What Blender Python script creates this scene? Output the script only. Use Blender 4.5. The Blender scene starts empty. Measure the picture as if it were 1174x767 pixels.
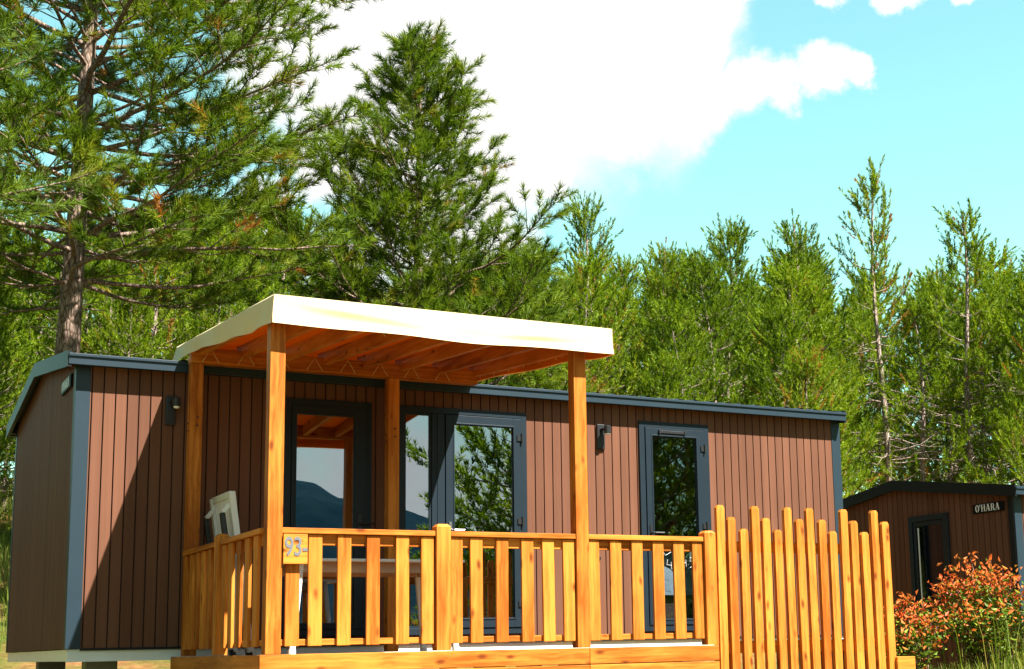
import bpy, bmesh, math, random
import numpy as np
from mathutils import Vector, Matrix
R = math.radians
scene = bpy.context.scene
COL = scene.collection
rnd = random.Random(7)

# ------------------------------------------------------------------ helpers
class MB:
    """collects polygons, then links them as ONE mesh object"""
    def __init__(s): s.v = []; s.f = []; s.m = []
    def add(s, vs, fs, mi=0):
        n = len(s.v); s.v += [tuple(p) for p in vs]
        for f in fs: s.f.append([i + n for i in f]); s.m.append(mi)
    def hexa(s, p, mi=0):      # 8 corners: bottom ring 0-3 (ccw from above), top ring 4-7
        s.add(p, [(3,2,1,0),(4,5,6,7),(0,1,5,4),(1,2,6,5),(2,3,7,6),(3,0,4,7)], mi)
    def box(s, x0, x1, y0, y1, z0, z1, mi=0):
        s.hexa([(x0,y0,z0),(x1,y0,z0),(x1,y1,z0),(x0,y1,z0),(x0,y0,z1),(x1,y0,z1),(x1,y1,z1),(x0,y1,z1)], mi)
    def beam(s, a, b, w, h, mi=0, up=(0,0,1)):   # rectangular bar from a to b
        a = Vector(a); b = Vector(b); d = (b-a).normalized(); u = Vector(up)
        r = d.cross(u).normalized(); u = r.cross(d).normalized()
        P = []
        for q in (a, b):
            P += [q - r*w/2 - u*h/2, q + r*w/2 - u*h/2, q + r*w/2 + u*h/2, q - r*w/2 + u*h/2]
        s.add(P, [(0,1,2,3),(7,6,5,4),(0,4,5,1),(1,5,6,2),(2,6,7,3),(3,7,4,0)], mi)
    def tube(s, pts, rad, n=8, mi=0, cap=True):
        pts = [Vector(p) for p in pts]; k = len(pts)
        if not hasattr(rad, '__len__'): rad = [rad]*k
        vs = []; ref = None
        for i, p in enumerate(pts):
            d = (pts[min(i+1,k-1)] - pts[max(i-1,0)]).normalized()
            if ref is None: ref = Vector((1,0,0)) if abs(d.x) < .8 else Vector((0,1,0))
            a = (ref - d*ref.dot(d)).normalized(); ref = a; b = d.cross(a)
            for j in range(n):
                t = 2*math.pi*j/n; vs.append(p + (a*math.cos(t) + b*math.sin(t))*rad[i])
        fs = [(i*n+j, i*n+(j+1)%n, (i+1)*n+(j+1)%n, (i+1)*n+j) for i in range(k-1) for j in range(n)]
        if cap: fs += [tuple(range(n-1,-1,-1)), tuple((k-1)*n+j for j in range(n))]
        s.add(vs, fs, mi)
    def grid(s, P, mi=0):      # P[i][j]
        n = len(P[0]); vs = [q for row in P for q in row]
        s.add(vs, [(i*n+j, i*n+j+1, (i+1)*n+j+1, (i+1)*n+j) for i in range(len(P)-1) for j in range(n-1)], mi)
    def sphere(s, c, r, nu=12, nv=8, mi=0, sq=(1,1,1)):
        vs = []; c = Vector(c)
        for i in range(nv+1):
            a = math.pi*i/nv
            for j in range(nu):
                b = 2*math.pi*j/nu
                vs.append(c + Vector((r*sq[0]*math.sin(a)*math.cos(b), r*sq[1]*math.sin(a)*math.sin(b), r*sq[2]*math.cos(a))))
        s.add(vs, [(i*nu+j, (i+1)*nu+j, (i+1)*nu+(j+1)%nu, i*nu+(j+1)%nu) for i in range(nv) for j in range(nu)], mi)
    def mesh(s, name, mats, bevel=0, smooth=False, off=(0,0,0)):
        me = bpy.data.meshes.new(name)
        o = Vector(off)
        me.from_pydata([tuple(Vector(p)-o) for p in s.v], [], s.f)
        for m in (mats if isinstance(mats, (list, tuple)) else [mats]): me.materials.append(m)
        me.polygons.foreach_set('material_index', s.m)
        bm = bmesh.new(); bm.from_mesh(me)
        if smooth: bmesh.ops.remove_doubles(bm, verts=bm.verts, dist=1e-5)
        bmesh.ops.recalc_face_normals(bm, faces=bm.faces)
        if bevel:
            bmesh.ops.bevel(bm, geom=[e for e in bm.edges if len(e.link_faces) == 2 and e.calc_face_angle(0) > .6],
                            offset=bevel, segments=2, profile=.6, affect='EDGES', clamp_overlap=True)
        bm.to_mesh(me); bm.free()
        if smooth: me.polygons.foreach_set('use_smooth', [True]*len(me.polygons))
        me.update(); return me

def link(name, data, parent=None, loc=(0,0,0), rot=(0,0,0)):
    o = bpy.data.objects.new(name, data); COL.objects.link(o)
    o.parent = parent; o.location = loc; o.rotation_euler = rot
    return o
def part(name, mb, mats, parent, bevel=0, smooth=False, loc=(0,0,0), off=(0,0,0)):
    return link(name, mb.mesh(name, mats, bevel, smooth, off), parent, loc)
def tag(o, label=None, cat=None, group=None, kind=None):
    for k, v in (('label', label), ('category', cat), ('group', group), ('kind', kind)):
        if v: o[k] = v
    return o
def thing(name, loc, label, cat, group=None, rz=0):
    return tag(link(name, None, None, loc, (0,0,rz)), label, cat, group)
def arr_mesh(name, V, F, mats, tint=None, smooth=False, extra=None):
    me = bpy.data.meshes.new(name)
    V = np.asarray(V, np.float32); F = np.asarray(F, np.int32); k = F.shape[1]
    me.vertices.add(len(V)); me.vertices.foreach_set('co', V.ravel())
    me.loops.add(F.size); me.loops.foreach_set('vertex_index', F.ravel())
    me.polygons.add(len(F)); me.polygons.foreach_set('loop_start', np.arange(0, F.size, k, dtype=np.int32))
    for m in (mats if isinstance(mats, (list, tuple)) else [mats]): me.materials.append(m)
    if tint is not None:
        a = me.attributes.new('tint', 'FLOAT', 'FACE'); a.data.foreach_set('value', np.asarray(tint, np.float32))
    if smooth: me.polygons.foreach_set('use_smooth', np.ones(len(F), bool))
    me.update(calc_edges=True); me.validate(); return me

# ------------------------------------------------------------------ materials
def newmat(name):
    m = bpy.data.materials.new(name); m.use_nodes = True
    nt = m.node_tree; nt.nodes.clear()
    out = nt.nodes.new('ShaderNodeOutputMaterial')
    return m, nt, out
def N(nt, t, **kw):
    n = nt.nodes.new(t)
    for k, v in kw.items():
        if k in n.inputs: n.inputs[k].default_value = v
        else: setattr(n, k, v)
    return n
def L(nt, a, b): nt.links.new(a, b)
def ramp(nt, stops):
    n = nt.nodes.new('ShaderNodeValToRGB'); e = n.color_ramp.elements
    while len(e) < len(stops): e.new(.5)
    for i, (p, c) in enumerate(stops): e[i].position = p; e[i].color = (*c, 1) if len(c) == 3 else c
    return n
def mixc(nt, fac, a, b, blend='MIX'):
    n = nt.nodes.new('ShaderNodeMix'); n.data_type = 'RGBA'; n.blend_type = blend
    for sock, v in ((n.inputs[0], fac), (n.inputs[6], a), (n.inputs[7], b)):
        if hasattr(v, 'is_output'): nt.links.new(v, sock)
        elif isinstance(v, (int, float)): sock.default_value = v
        else: sock.default_value = (*v, 1)
    return n.outputs[2]
def math_(nt, op, a, b=None, clamp=False):
    n = nt.nodes.new('ShaderNodeMath'); n.operation = op; n.use_clamp = clamp
    for i, v in enumerate((a, b)):
        if v is None: continue
        if hasattr(v, 'is_output'): nt.links.new(v, n.inputs[i])
        else: n.inputs[i].default_value = v
    return n.outputs[0]

def simple(name, col, rough=.5, metal=0, var=.12, scale=6, spec=.5, bump=0):
    m, nt, out = newmat(name)
    p = N(nt, 'ShaderNodeBsdfPrincipled', Roughness=rough, Metallic=metal); p.inputs['Specular IOR Level'].default_value = spec
    tc = N(nt, 'ShaderNodeTexCoord'); nz = N(nt, 'ShaderNodeTexNoise', Scale=scale, Detail=5.0, Roughness=.6)
    L(nt, tc.outputs['Object'], nz.inputs['Vector'])
    r = ramp(nt, [(.3, tuple(c*(1-var) for c in col)), (.7, tuple(min(1, c*(1+var)) for c in col))])
    L(nt, nz.outputs['Fac'], r.inputs[0]); L(nt, r.outputs[0], p.inputs['Base Color'])
    if bump:
        b = N(nt, 'ShaderNodeBump', Strength=bump, Distance=.01); L(nt, nz.outputs['Fac'], b.inputs['Height']); L(nt, b.outputs[0], p.inputs['Normal'])
    L(nt, p.outputs[0], out.inputs[0]); return m

def wood(name, axis, dark=(.28,.074,.007), light=(.62,.228,.034), knot=(.13,.026,.004)):
    m, nt, out = newmat(name)
    p = N(nt, 'ShaderNodeBsdfPrincipled', Roughness=.55); p.inputs['Specular IOR Level'].default_value = .14
    tc = N(nt, 'ShaderNodeTexCoord'); oi = N(nt, 'ShaderNodeObjectInfo')
    off = N(nt, 'ShaderNodeVectorMath', operation='SCALE'); off.inputs[0].default_value = (37.1, 53.7, 91.3); L(nt, oi.outputs['Random'], off.inputs['Scale'])
    ad = N(nt, 'ShaderNodeVectorMath', operation='ADD'); L(nt, tc.outputs['Object'], ad.inputs[0]); L(nt, off.outputs[0], ad.inputs[1])
    # soft wobble bends the grain round the knots
    wob = N(nt, 'ShaderNodeTexNoise', Scale=5.0, Detail=1.0); L(nt, ad.outputs[0], wob.inputs['Vector'])
    wv = N(nt, 'ShaderNodeVectorMath', operation='MULTIPLY_ADD'); wv.inputs[1].default_value = (.035,)*3
    L(nt, wob.outputs['Color'], wv.inputs[0]); L(nt, ad.outputs[0], wv.inputs[2])
    sc = [38.0]*3; sc[axis] = 1.3
    mp = N(nt, 'ShaderNodeMapping'); mp.inputs['Scale'].default_value = sc; L(nt, wv.outputs[0], mp.inputs['Vector'])
    g = N(nt, 'ShaderNodeTexNoise', Scale=1.0, Detail=4.0, Roughness=.6); L(nt, mp.outputs[0], g.inputs['Vector'])
    sc2 = [5.0]*3; sc2[axis] = 1.6
    mp2 = N(nt, 'ShaderNodeMapping'); mp2.inputs['Scale'].default_value = sc2; L(nt, ad.outputs[0], mp2.inputs['Vector'])
    bl = N(nt, 'ShaderNodeTexNoise', Scale=1.0, Detail=2.0); L(nt, mp2.outputs[0], bl.inputs['Vector'])
    s_ = math_(nt, 'ADD', math_(nt, 'MULTIPLY', g.outputs['Fac'], .62), math_(nt, 'MULTIPLY', bl.outputs['Fac'], .5))
    s_ = math_(nt, 'ADD', s_, math_(nt, 'MULTIPLY', math_(nt, 'SUBTRACT', oi.outputs['Random'], .5), .16))
    r = ramp(nt, [(.40, dark), (.70, light)]); L(nt, s_, r.inputs[0])
    sc3 = [10.0]*3; sc3[axis] = 4.2
    mp3 = N(nt, 'ShaderNodeMapping'); mp3.inputs['Scale'].default_value = sc3; L(nt, wv.outputs[0], mp3.inputs['Vector'])
    vo = N(nt, 'ShaderNodeTexVoronoi', Scale=1.0); L(nt, mp3.outputs[0], vo.inputs['Vector'])
    kr = ramp(nt, [(.08, (1,1,1)), (.23, (0,0,0))]); L(nt, vo.outputs['Distance'], kr.inputs[0])
    pick = N(nt, 'ShaderNodeSeparateColor'); L(nt, vo.outputs['Color'], pick.inputs[0])
    kf = math_(nt, 'MULTIPLY', kr.outputs[0], math_(nt, 'GREATER_THAN', pick.outputs[0], .35))
    kf = math_(nt, 'MULTIPLY', kf, .9)
    c = mixc(nt, kf, r.outputs[0], knot)
    L(nt, c, p.inputs['Base Color'])
    b = N(nt, 'ShaderNodeBump', Strength=.12, Distance=.004); L(nt, g.outputs['Fac'], b.inputs['Height']); L(nt, b.outputs[0], p.inputs['Normal'])
    L(nt, p.outputs[0], out.inputs[0]); return m
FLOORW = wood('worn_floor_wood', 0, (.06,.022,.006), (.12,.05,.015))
WOOD = [wood('stained_wood_x', 0), wood('stained_wood_y', 1), wood('stained_wood_z', 2)]

def siding_mat(name, col):
    m, nt, out = newmat(name)
    p = N(nt, 'ShaderNodeBsdfPrincipled', Roughness=.7); p.inputs['Specular IOR Level'].default_value = .08
    tc = N(nt, 'ShaderNodeTexCoord')
    mp = N(nt, 'ShaderNodeMapping'); mp.inputs['Scale'].default_value = (90, 90, 1.2); L(nt, tc.outputs['Object'], mp.inputs['Vector'])
    g = N(nt, 'ShaderNodeTexNoise', Scale=1.0, Detail=3.0); L(nt, mp.outputs[0], g.inputs['Vector'])
    mp2 = N(nt, 'ShaderNodeMapping'); mp2.inputs['Scale'].default_value = (10.5, 10.5, .15); L(nt, tc.outputs['Object'], mp2.inputs['Vector'])
    g2 = N(nt, 'ShaderNodeTexNoise', Scale=1.0, Detail=1.0); L(nt, mp2.outputs[0], g2.inputs['Vector'])
    s_ = math_(nt, 'ADD', math_(nt, 'MULTIPLY', g.outputs['Fac'], .5), math_(nt, 'MULTIPLY', g2.outputs['Fac'], .5))
    r = ramp(nt, [(.3, tuple(c*.84 for c in col)), (.7, tuple(c*1.14 for c in col))]); L(nt, s_, r.inputs[0])
    # weathering: faint paler rain marks
    n3 = N(nt, 'ShaderNodeTexNoise', Scale=1.1, Detail=4.0); L(nt, tc.outputs['Object'], n3.inputs['Vector'])
    rr = ramp(nt, [(.45, (1,1,1)), (.75, (.88,.87,.86))]); L(nt, n3.outputs['Fac'], rr.inputs[0])
    c = mixc(nt, 1.0, r.outputs[0], rr.outputs[0], 'MULTIPLY')
    bd_ = N(nt, 'ShaderNodeVectorMath', operation='MULTIPLY_ADD'); bd_.inputs[1].default_value = (1/.0952, 1/.0952, 0); bd_.inputs[2].default_value = (-.115/.0952+.001, -.115/.0952+.001, 0)
    L(nt, tc.outputs['Object'], bd_.inputs[0]); fl_ = N(nt, 'ShaderNodeVectorMath', operation='FLOOR'); L(nt, bd_.outputs[0], fl_.inputs[0])
    wn2 = N(nt, 'ShaderNodeTexWhiteNoise'); L(nt, fl_.outputs[0], wn2.inputs['Vector'])
    br = ramp(nt, [(0, (.80,.80,.82)), (1, (1.0,1.0,1.0))]); L(nt, wn2.outputs['Value'], br.inputs[0])
    c = mixc(nt, 1.0, c, br.outputs[0], 'MULTIPLY')
    L(nt, c, p.inputs['Base Color'])
    b = N(nt, 'ShaderNodeBump', Strength=.15, Distance=.002); L(nt, g.outputs['Fac'], b.inputs['Height']); L(nt, b.outputs[0], p.inputs['Normal'])
    L(nt, p.outputs[0], out.inputs[0]); return m
SIDING = siding_mat('brown_siding', (.160,.071,.043))
SEAM = simple('siding_underlay', (.035,.014,.009), .9)
TRIM = simple('anthracite_trim', (.015,.031,.045), .45, spec=.3, var=.08, scale=3)
FRAME = simple('anthracite_frame', (.010,.019,.028), .42, spec=.25, var=.06, scale=5)
SHADE = simple('dark_and_shaded_trim', (.010,.013,.014), .5, spec=.2, var=.08, scale=5)  # trim darkened to paint in end-wall shade; also the dark drip strip
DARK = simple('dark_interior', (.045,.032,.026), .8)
BLACK = simple('black_plastic', (.012,.013,.015), .4)
SKIRT = simple('white_steel', (.78,.78,.76), .4, var=.05)
WHITE = simple('white_plastic', (.8,.8,.78), .35, var=.03)
TAUPE = simple('beige_apron', (.5,.33,.22), .5)
STEEL = simple('brushed_steel', (.65,.65,.66), .25, 1.0)
STONE = simple('concrete_block', (.32,.31,.29), .85, bump=.3, scale=20)
SIGNBLK = simple('sign_black', (.006,.006,.007), .6, spec=.1)
LETTER = simple('sign_white', (.85,.85,.85), .4, var=.02)
NUMGREY = simple('number_grey', (.13,.14,.16), .5)
BEDDING = simple('pale_blue_bedding', (.17,.25,.32), .9, var=.2, scale=8)
ROPE = simple('pale_rope', (.6,.42,.2), .8)
LENS = simple('frosted_lens', (.85,.85,.85), .2)

def glass_mat(name='coated_glass', refl=.38, tcol=.42):
    m, nt, out = newmat(name)
    tr = N(nt, 'ShaderNodeBsdfTransparent'); tr.inputs[0].default_value = (tcol,tcol,tcol,1)
    gl = N(nt, 'ShaderNodeBsdfGlossy', Roughness=.004); gl.inputs[0].default_value = (.82,.93,1.0,1)
    tc = N(nt, 'ShaderNodeTexCoord'); wz = N(nt, 'ShaderNodeTexNoise', Scale=2.2, Detail=1.0); L(nt, tc.outputs['Object'], wz.inputs['Vector'])
    bu = N(nt, 'ShaderNodeBump', Strength=.012, Distance=.03); L(nt, wz.outputs['Fac'], bu.inputs['Height']); L(nt, bu.outputs[0], gl.inputs['Normal'])
    fr = N(nt, 'ShaderNodeLayerWeight'); fr.inputs[0].default_value = .5
    f = math_(nt, 'ADD', refl, math_(nt, 'MULTIPLY', math_(nt, 'POWER', fr.outputs['Facing'], 4.0), 1-refl), True)
    mx = N(nt, 'ShaderNodeMixShader'); L(nt, f, mx.inputs[0]); L(nt, tr.outputs[0], mx.inputs[1]); L(nt, gl.outputs[0], mx.inputs[2])
    L(nt, mx.outputs[0], out.inputs[0]); return m
GLASS = glass_mat(); DGLASS = glass_mat('tinted_glass', .05, .3); BGLASS = glass_mat('bedroom_glass', .13, .85)

def canvas_mat():
    m, nt, out = newmat('cream_canvas')
    tc = N(nt, 'ShaderNodeTexCoord'); nz = N(nt, 'ShaderNodeTexNoise', Scale=3.0, Detail=5.0); L(nt, tc.outputs['Object'], nz.inputs['Vector'])
    r = ramp(nt, [(.3, (.77,.64,.40)), (.7, (.80,.68,.44))]); L(nt, nz.outputs['Fac'], r.inputs[0])
    d = N(nt, 'ShaderNodeBsdfDiffuse'); L(nt, r.outputs[0], d.inputs[0])
    t = N(nt, 'ShaderNodeBsdfTranslucent'); t.inputs[0].default_value = (.80,.28,.035,1)
    w = N(nt, 'ShaderNodeTexNoise', Scale=260.0, Detail=1.0); L(nt, tc.outputs['Object'], w.inputs['Vector'])
    b = N(nt, 'ShaderNodeBump', Strength=.08, Distance=.002); L(nt, w.outputs['Fac'], b.inputs['Height']); L(nt, b.outputs[0], d.inputs['Normal'])
    mx = N(nt, 'ShaderNodeMixShader', Fac=.12); L(nt, d.outputs[0], mx.inputs[1]); L(nt, t.outputs[0], mx.inputs[2])
    L(nt, mx.outputs[0], out.inputs[0]); return m
CANVAS = canvas_mat()
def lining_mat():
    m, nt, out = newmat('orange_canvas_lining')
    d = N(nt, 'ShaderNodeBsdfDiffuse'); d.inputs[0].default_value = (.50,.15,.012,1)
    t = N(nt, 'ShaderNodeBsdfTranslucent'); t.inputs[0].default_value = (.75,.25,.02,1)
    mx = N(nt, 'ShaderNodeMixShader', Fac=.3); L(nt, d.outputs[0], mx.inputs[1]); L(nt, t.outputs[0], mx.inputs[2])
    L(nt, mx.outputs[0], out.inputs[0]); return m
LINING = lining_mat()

def leaf_mat(name, stops, trans=.35, transcol=(1.25,1.2,.5), hue=.06, rough=.5):
    m, nt, out = newmat(name)
    at = N(nt, 'ShaderNodeAttribute', attribute_name='tint'); oi = N(nt, 'ShaderNodeObjectInfo')
    f = math_(nt, 'ADD', at.outputs['Fac'], math_(nt, 'MULTIPLY', math_(nt, 'SUBTRACT', oi.outputs['Random'], .5), hue))
    r = ramp(nt, stops); L(nt, f, r.inputs[0])
    p = N(nt, 'ShaderNodeBsdfPrincipled', Roughness=rough); p.inputs['Specular IOR Level'].default_value = .1
    L(nt, r.outputs[0], p.inputs['Base Color'])
    t = N(nt, 'ShaderNodeBsdfTranslucent'); L(nt, mixc(nt, 1.0, r.outputs[0], transcol, 'MULTIPLY'), t.inputs[0])
    mx = N(nt, 'ShaderNodeMixShader', Fac=trans); L(nt, p.outputs[0], mx.inputs[1]); L(nt, t.outputs[0], mx.inputs[2])
    L(nt, mx.outputs[0], out.inputs[0]); return m
NEEDLE_DARK = leaf_mat('pine_needles_deep', [(0,(.035,.075,.007)),(.45,(.088,.150,.010)),(.8,(.16,.22,.014)),(.95,(.2,.21,.03)),(.965,(.26,.11,.03)),(1,(.3,.12,.03))])
NEEDLE_LITE = leaf_mat('pine_needles_bright', [(0,(.055,.105,.007)),(.45,(.132,.212,.009)),(.8,(.21,.29,.014)),(.95,(.25,.29,.03)),(.97,(.28,.14,.04)),(1,(.3,.13,.03))], hue=.4)
NEEDLE_NEAR = leaf_mat('pine_needles_near', [(0,(.06,.11,.012)),(.5,(.10,.17,.018)),(.9,(.17,.23,.025)),(1,(.25,.23,.04))])
GRASSM = leaf_mat('grass_blades', [(0,(.08,.14,.02)),(.5,(.15,.22,.03)),(.8,(.26,.27,.06)),(1,(.42,.34,.14))])
SHRUBM = leaf_mat('shrub_leaves', [(0,(.05,.10,.015)),(.3,(.12,.2,.02)),(.5,(.25,.28,.03)),(.62,(.5,.17,.04)),(.85,(.62,.15,.04)),(1,(.5,.04,.02))], trans=.3, transcol=(1.1,1,.7), hue=0, rough=.35)

def bark_mat(name, a, b, c):
    m, nt, out = newmat(name)
    p = N(nt, 'ShaderNodeBsdfPrincipled', Roughness=.9); p.inputs['Specular IOR Level'].default_value = .15
    tc = N(nt, 'ShaderNodeTexCoord')
    mp = N(nt, 'ShaderNodeMapping'); mp.inputs['Scale'].default_value = (9, 9, 3); L(nt, tc.outputs['Object'], mp.inputs['Vector'])
    v = N(nt, 'ShaderNodeTexVoronoi', Scale=2.0, feature='DISTANCE_TO_EDGE'); L(nt, mp.outputs[0], v.inputs['Vector'])
    n1 = N(nt, 'ShaderNodeTexNoise', Scale=2.2, Detail=6.0, Roughness=.7); L(nt, mp.outputs[0], n1.inputs['Vector'])
    r = ramp(nt, [(.32, a), (.52, b), (.72, c)]); L(nt, n1.outputs['Fac'], r.inputs[0])
    cr = ramp(nt, [(0, (.3,.26,.24)), (.16, (1,1,1))]); L(nt, v.outputs['Distance'], cr.inputs[0])
    L(nt, mixc(nt, 1.0, r.outputs[0], cr.outputs[0], 'MULTIPLY'), p.inputs['Base Color'])
    h = math_(nt, 'ADD', math_(nt, 'MINIMUM', v.outputs['Distance'], .2), math_(nt, 'MULTIPLY', n1.outputs['Fac'], .2))
    bu = N(nt, 'ShaderNodeBump', Strength=.9, Distance=.05); L(nt, h, bu.inputs['Height']); L(nt, bu.outputs[0], p.inputs['Normal'])
    L(nt, p.outputs[0], out.inputs[0]); return m
BARK = bark_mat('pine_bark', (.13,.085,.065), (.25,.185,.15), (.40,.27,.19))
BARK_PALE = bark_mat('pine_bark_pale', (.22,.16,.13), (.36,.29,.25), (.46,.34,.26))
SHRUBBARK = bark_mat('shrub_stem_bark', (.15,.09,.06), (.22,.14,.1), (.3,.2,.14))

def ground_mat():
    m, nt, out = newmat('earth_and_turf')
    p = N(nt, 'ShaderNodeBsdfPrincipled', Roughness=.95); p.inputs['Specular IOR Level'].default_value = .1
    tc = N(nt, 'ShaderNodeTexCoord')
    a = N(nt, 'ShaderNodeTexNoise', Scale=.35, Detail=6.0, Roughness=.65); L(nt, tc.outputs['Object'], a.inputs['Vector'])
    b = N(nt, 'ShaderNodeTexNoise', Scale=7.0, Detail=6.0, Roughness=.7); L(nt, tc.outputs['Object'], b.inputs['Vector'])
    soil = ramp(nt, [(.3, (.10,.045,.018)), (.6, (.21,.105,.04)), (.8, (.27,.18,.10))]); L(nt, b.outputs['Fac'], soil.inputs[0])
    turf = ramp(nt, [(.3, (.035,.06,.01)), (.7, (.085,.11,.02))]); L(nt, b.outputs['Fac'], turf.inputs[0])
    f = ramp(nt, [(.42, (0,0,0)), (.56, (1,1,1))]); L(nt, a.outputs['Fac'], f.inputs[0])
    L(nt, mixc(nt, f.outputs[0], soil.outputs[0], turf.outputs[0]), p.inputs['Base Color'])
    bu = N(nt, 'ShaderNodeBump', Strength=.7, Distance=.08); L(nt, b.outputs['Fac'], bu.inputs['Height']); L(nt, bu.outputs[0], p.inputs['Normal'])
    L(nt, p.outputs[0], out.inputs[0]); return m
GROUND = ground_mat()
def mountain_mat():
    m, nt, out = newmat('wooded_mountain')
    p = N(nt, 'ShaderNodeBsdfPrincipled', Roughness=1.0); p.inputs['Specular IOR Level'].default_value = 0
    tc = N(nt, 'ShaderNodeTexCoord')
    a = N(nt, 'ShaderNodeTexNoise', Scale=.02, Detail=8.0, Roughness=.7); L(nt, tc.outputs['Object'], a.inputs['Vector'])
    r = ramp(nt, [(.35, (.004,.014,.022)), (.6, (.010,.024,.032)), (.75, (.05,.06,.065))]); L(nt, a.outputs['Fac'], r.inputs[0])
    L(nt, r.outputs[0], p.inputs['Base Color']); L(nt, p.outputs[0], out.inputs[0]); return m
MOUNT = mountain_mat()

# ------------------------------------------------------------------ terrain
def sst(a, b, x):
    t = min(1, max(0, (x-a)/(b-a))); return t*t*(3-2*t)
def gz(x, y):
    z = -.62
    if y < -4: z -= .125*(-4-y) if y > -14 else 1.25 + .03*(-14-y)
    if y > 4.6: z += .27*min(y-4.6, 17) + .1*max(0, min(y-21.6, 60))
    z -= .72*sst(8.8, 10.6, x)*(1-sst(4, 10, y))                     # the neighbour's terrace lies lower
    z += .30*math.exp(-((x-8.6)/1.3)**2 - ((y+2.2)/1.6)**2)          # bank with the shrubs
    r = .06*math.sin(x*.9+1.3*math.sin(y*.7)) + .05*math.sin(y*1.3+x*.4)
    return z + r*sst(4.5, 7, y if y > 0 else -y)
ax = [math.sinh(t*5.2)*3.3 for t in np.linspace(-1, 1, 150)]
g = MB(); g.grid([[(x+4, y+2, gz(x+4, y+2)) for x in ax] for y in ax])
tag(part('ground', g, GROUND, None, smooth=True), kind='structure')
# mountains across the valley (seen in the window panes)
nr = np.random.default_rng(3)
mg = []
ph = nr.uniform(0, 6.28, 12)
for i in range(9):
    row = []
    for k in range(161):
        a = R(-175 + k*150/160*1.15)
        rad = 560 + 55*i
        h = 58 + 30*math.sin(a*4.1+ph[0]) + 17*math.sin(a*9.7+ph[1]) + 9*math.sin(a*23+ph[2]) + 5*math.sin(a*51+ph[3]) + 2.5*math.sin(a*97+ph[4])
        z = -18 + max(15, h)*[0,.18,.4,.62,.84,1.0,.9,.6,.1][i] + 3*math.sin(a*70+i*2)
        row.append((rad*math.cos(a), rad*math.sin(a), z))
    mg.append(row)
m = MB(); m.grid(mg); tag(part('mountains', m, MOUNT, None, smooth=True), kind='structure')

# ------------------------------------------------------------------ cabins
EAVE, RIDGE, OV = 2.468, 2.755, .12
PITCH = .0952
def plank_wall(mb, u0, u1, zb, top, openings, to3, phase=.115, gap=.0115):
    """vertical boards: to3(u, d, z) maps wall coordinates (d = outward) to space"""
    k0 = math.floor((u0-phase)/PITCH)
    for k in range(k0, k0+int((u1-u0)/PITCH)+3):
        a = max(u0, phase+k*PITCH+gap/2); b = min(u1, phase+(k+1)*PITCH-gap/2)
        if b-a < .004: continue
        cuts = sorted({a, b} | {e for o in openings for e in o[:2] if a+.002 < e < b-.002})
        for c, d in zip(cuts[:-1], cuts[1:]):
            mid = (c+d)/2; zs = [zb]
            for o in openings:
                if o[0] < mid < o[1]: zs += [o[2], o[3]]
            zs.append(None)
            for z0, z1 in zip(zs[0::2], zs[1::2]):
                t0, t1 = (top(c), top(d)) if z1 is None else (z1, z1)
                if min(t0, t1)-z0 < .004: continue
                mb.hexa([to3(c,.012,z0), to3(d,.012,z0), to3(d,-.006,z0), to3(c,-.006,z0),
                         to3(c,.012,t0), to3(d,.012,t1), to3(d,-.006,t1), to3(c,-.006,t0)], 0)
def slab_wall(mb, u0, u1, zb, top, openings, to3, mi, th=.07):
    cuts = sorted({u0, u1, (u0+u1)/2} | {e for o in openings for e in o[:2]})
    for c, d in zip(cuts[:-1], cuts[1:]):
        mid = (c+d)/2; zs = [zb]
        for o in openings:
            if o[0] < mid < o[1]: zs += [o[2], o[3]]
        zs.append(None)
        for z0, z1 in zip(zs[0::2], zs[1::2]):
            t0, t1 = (top(c), top(d)) if z1 is None else (z1, z1)
            if min(t0, t1)-z0 < .004: continue
            mb.hexa([to3(c,-.004,z0), to3(d,-.004,z0), to3(d,-th,z0), to3(c,-th,z0), to3(c,-.004,t0), to3(d,-.004,t1), to3(d,-th,t1), to3(c,-th,t0)], mi)

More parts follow.
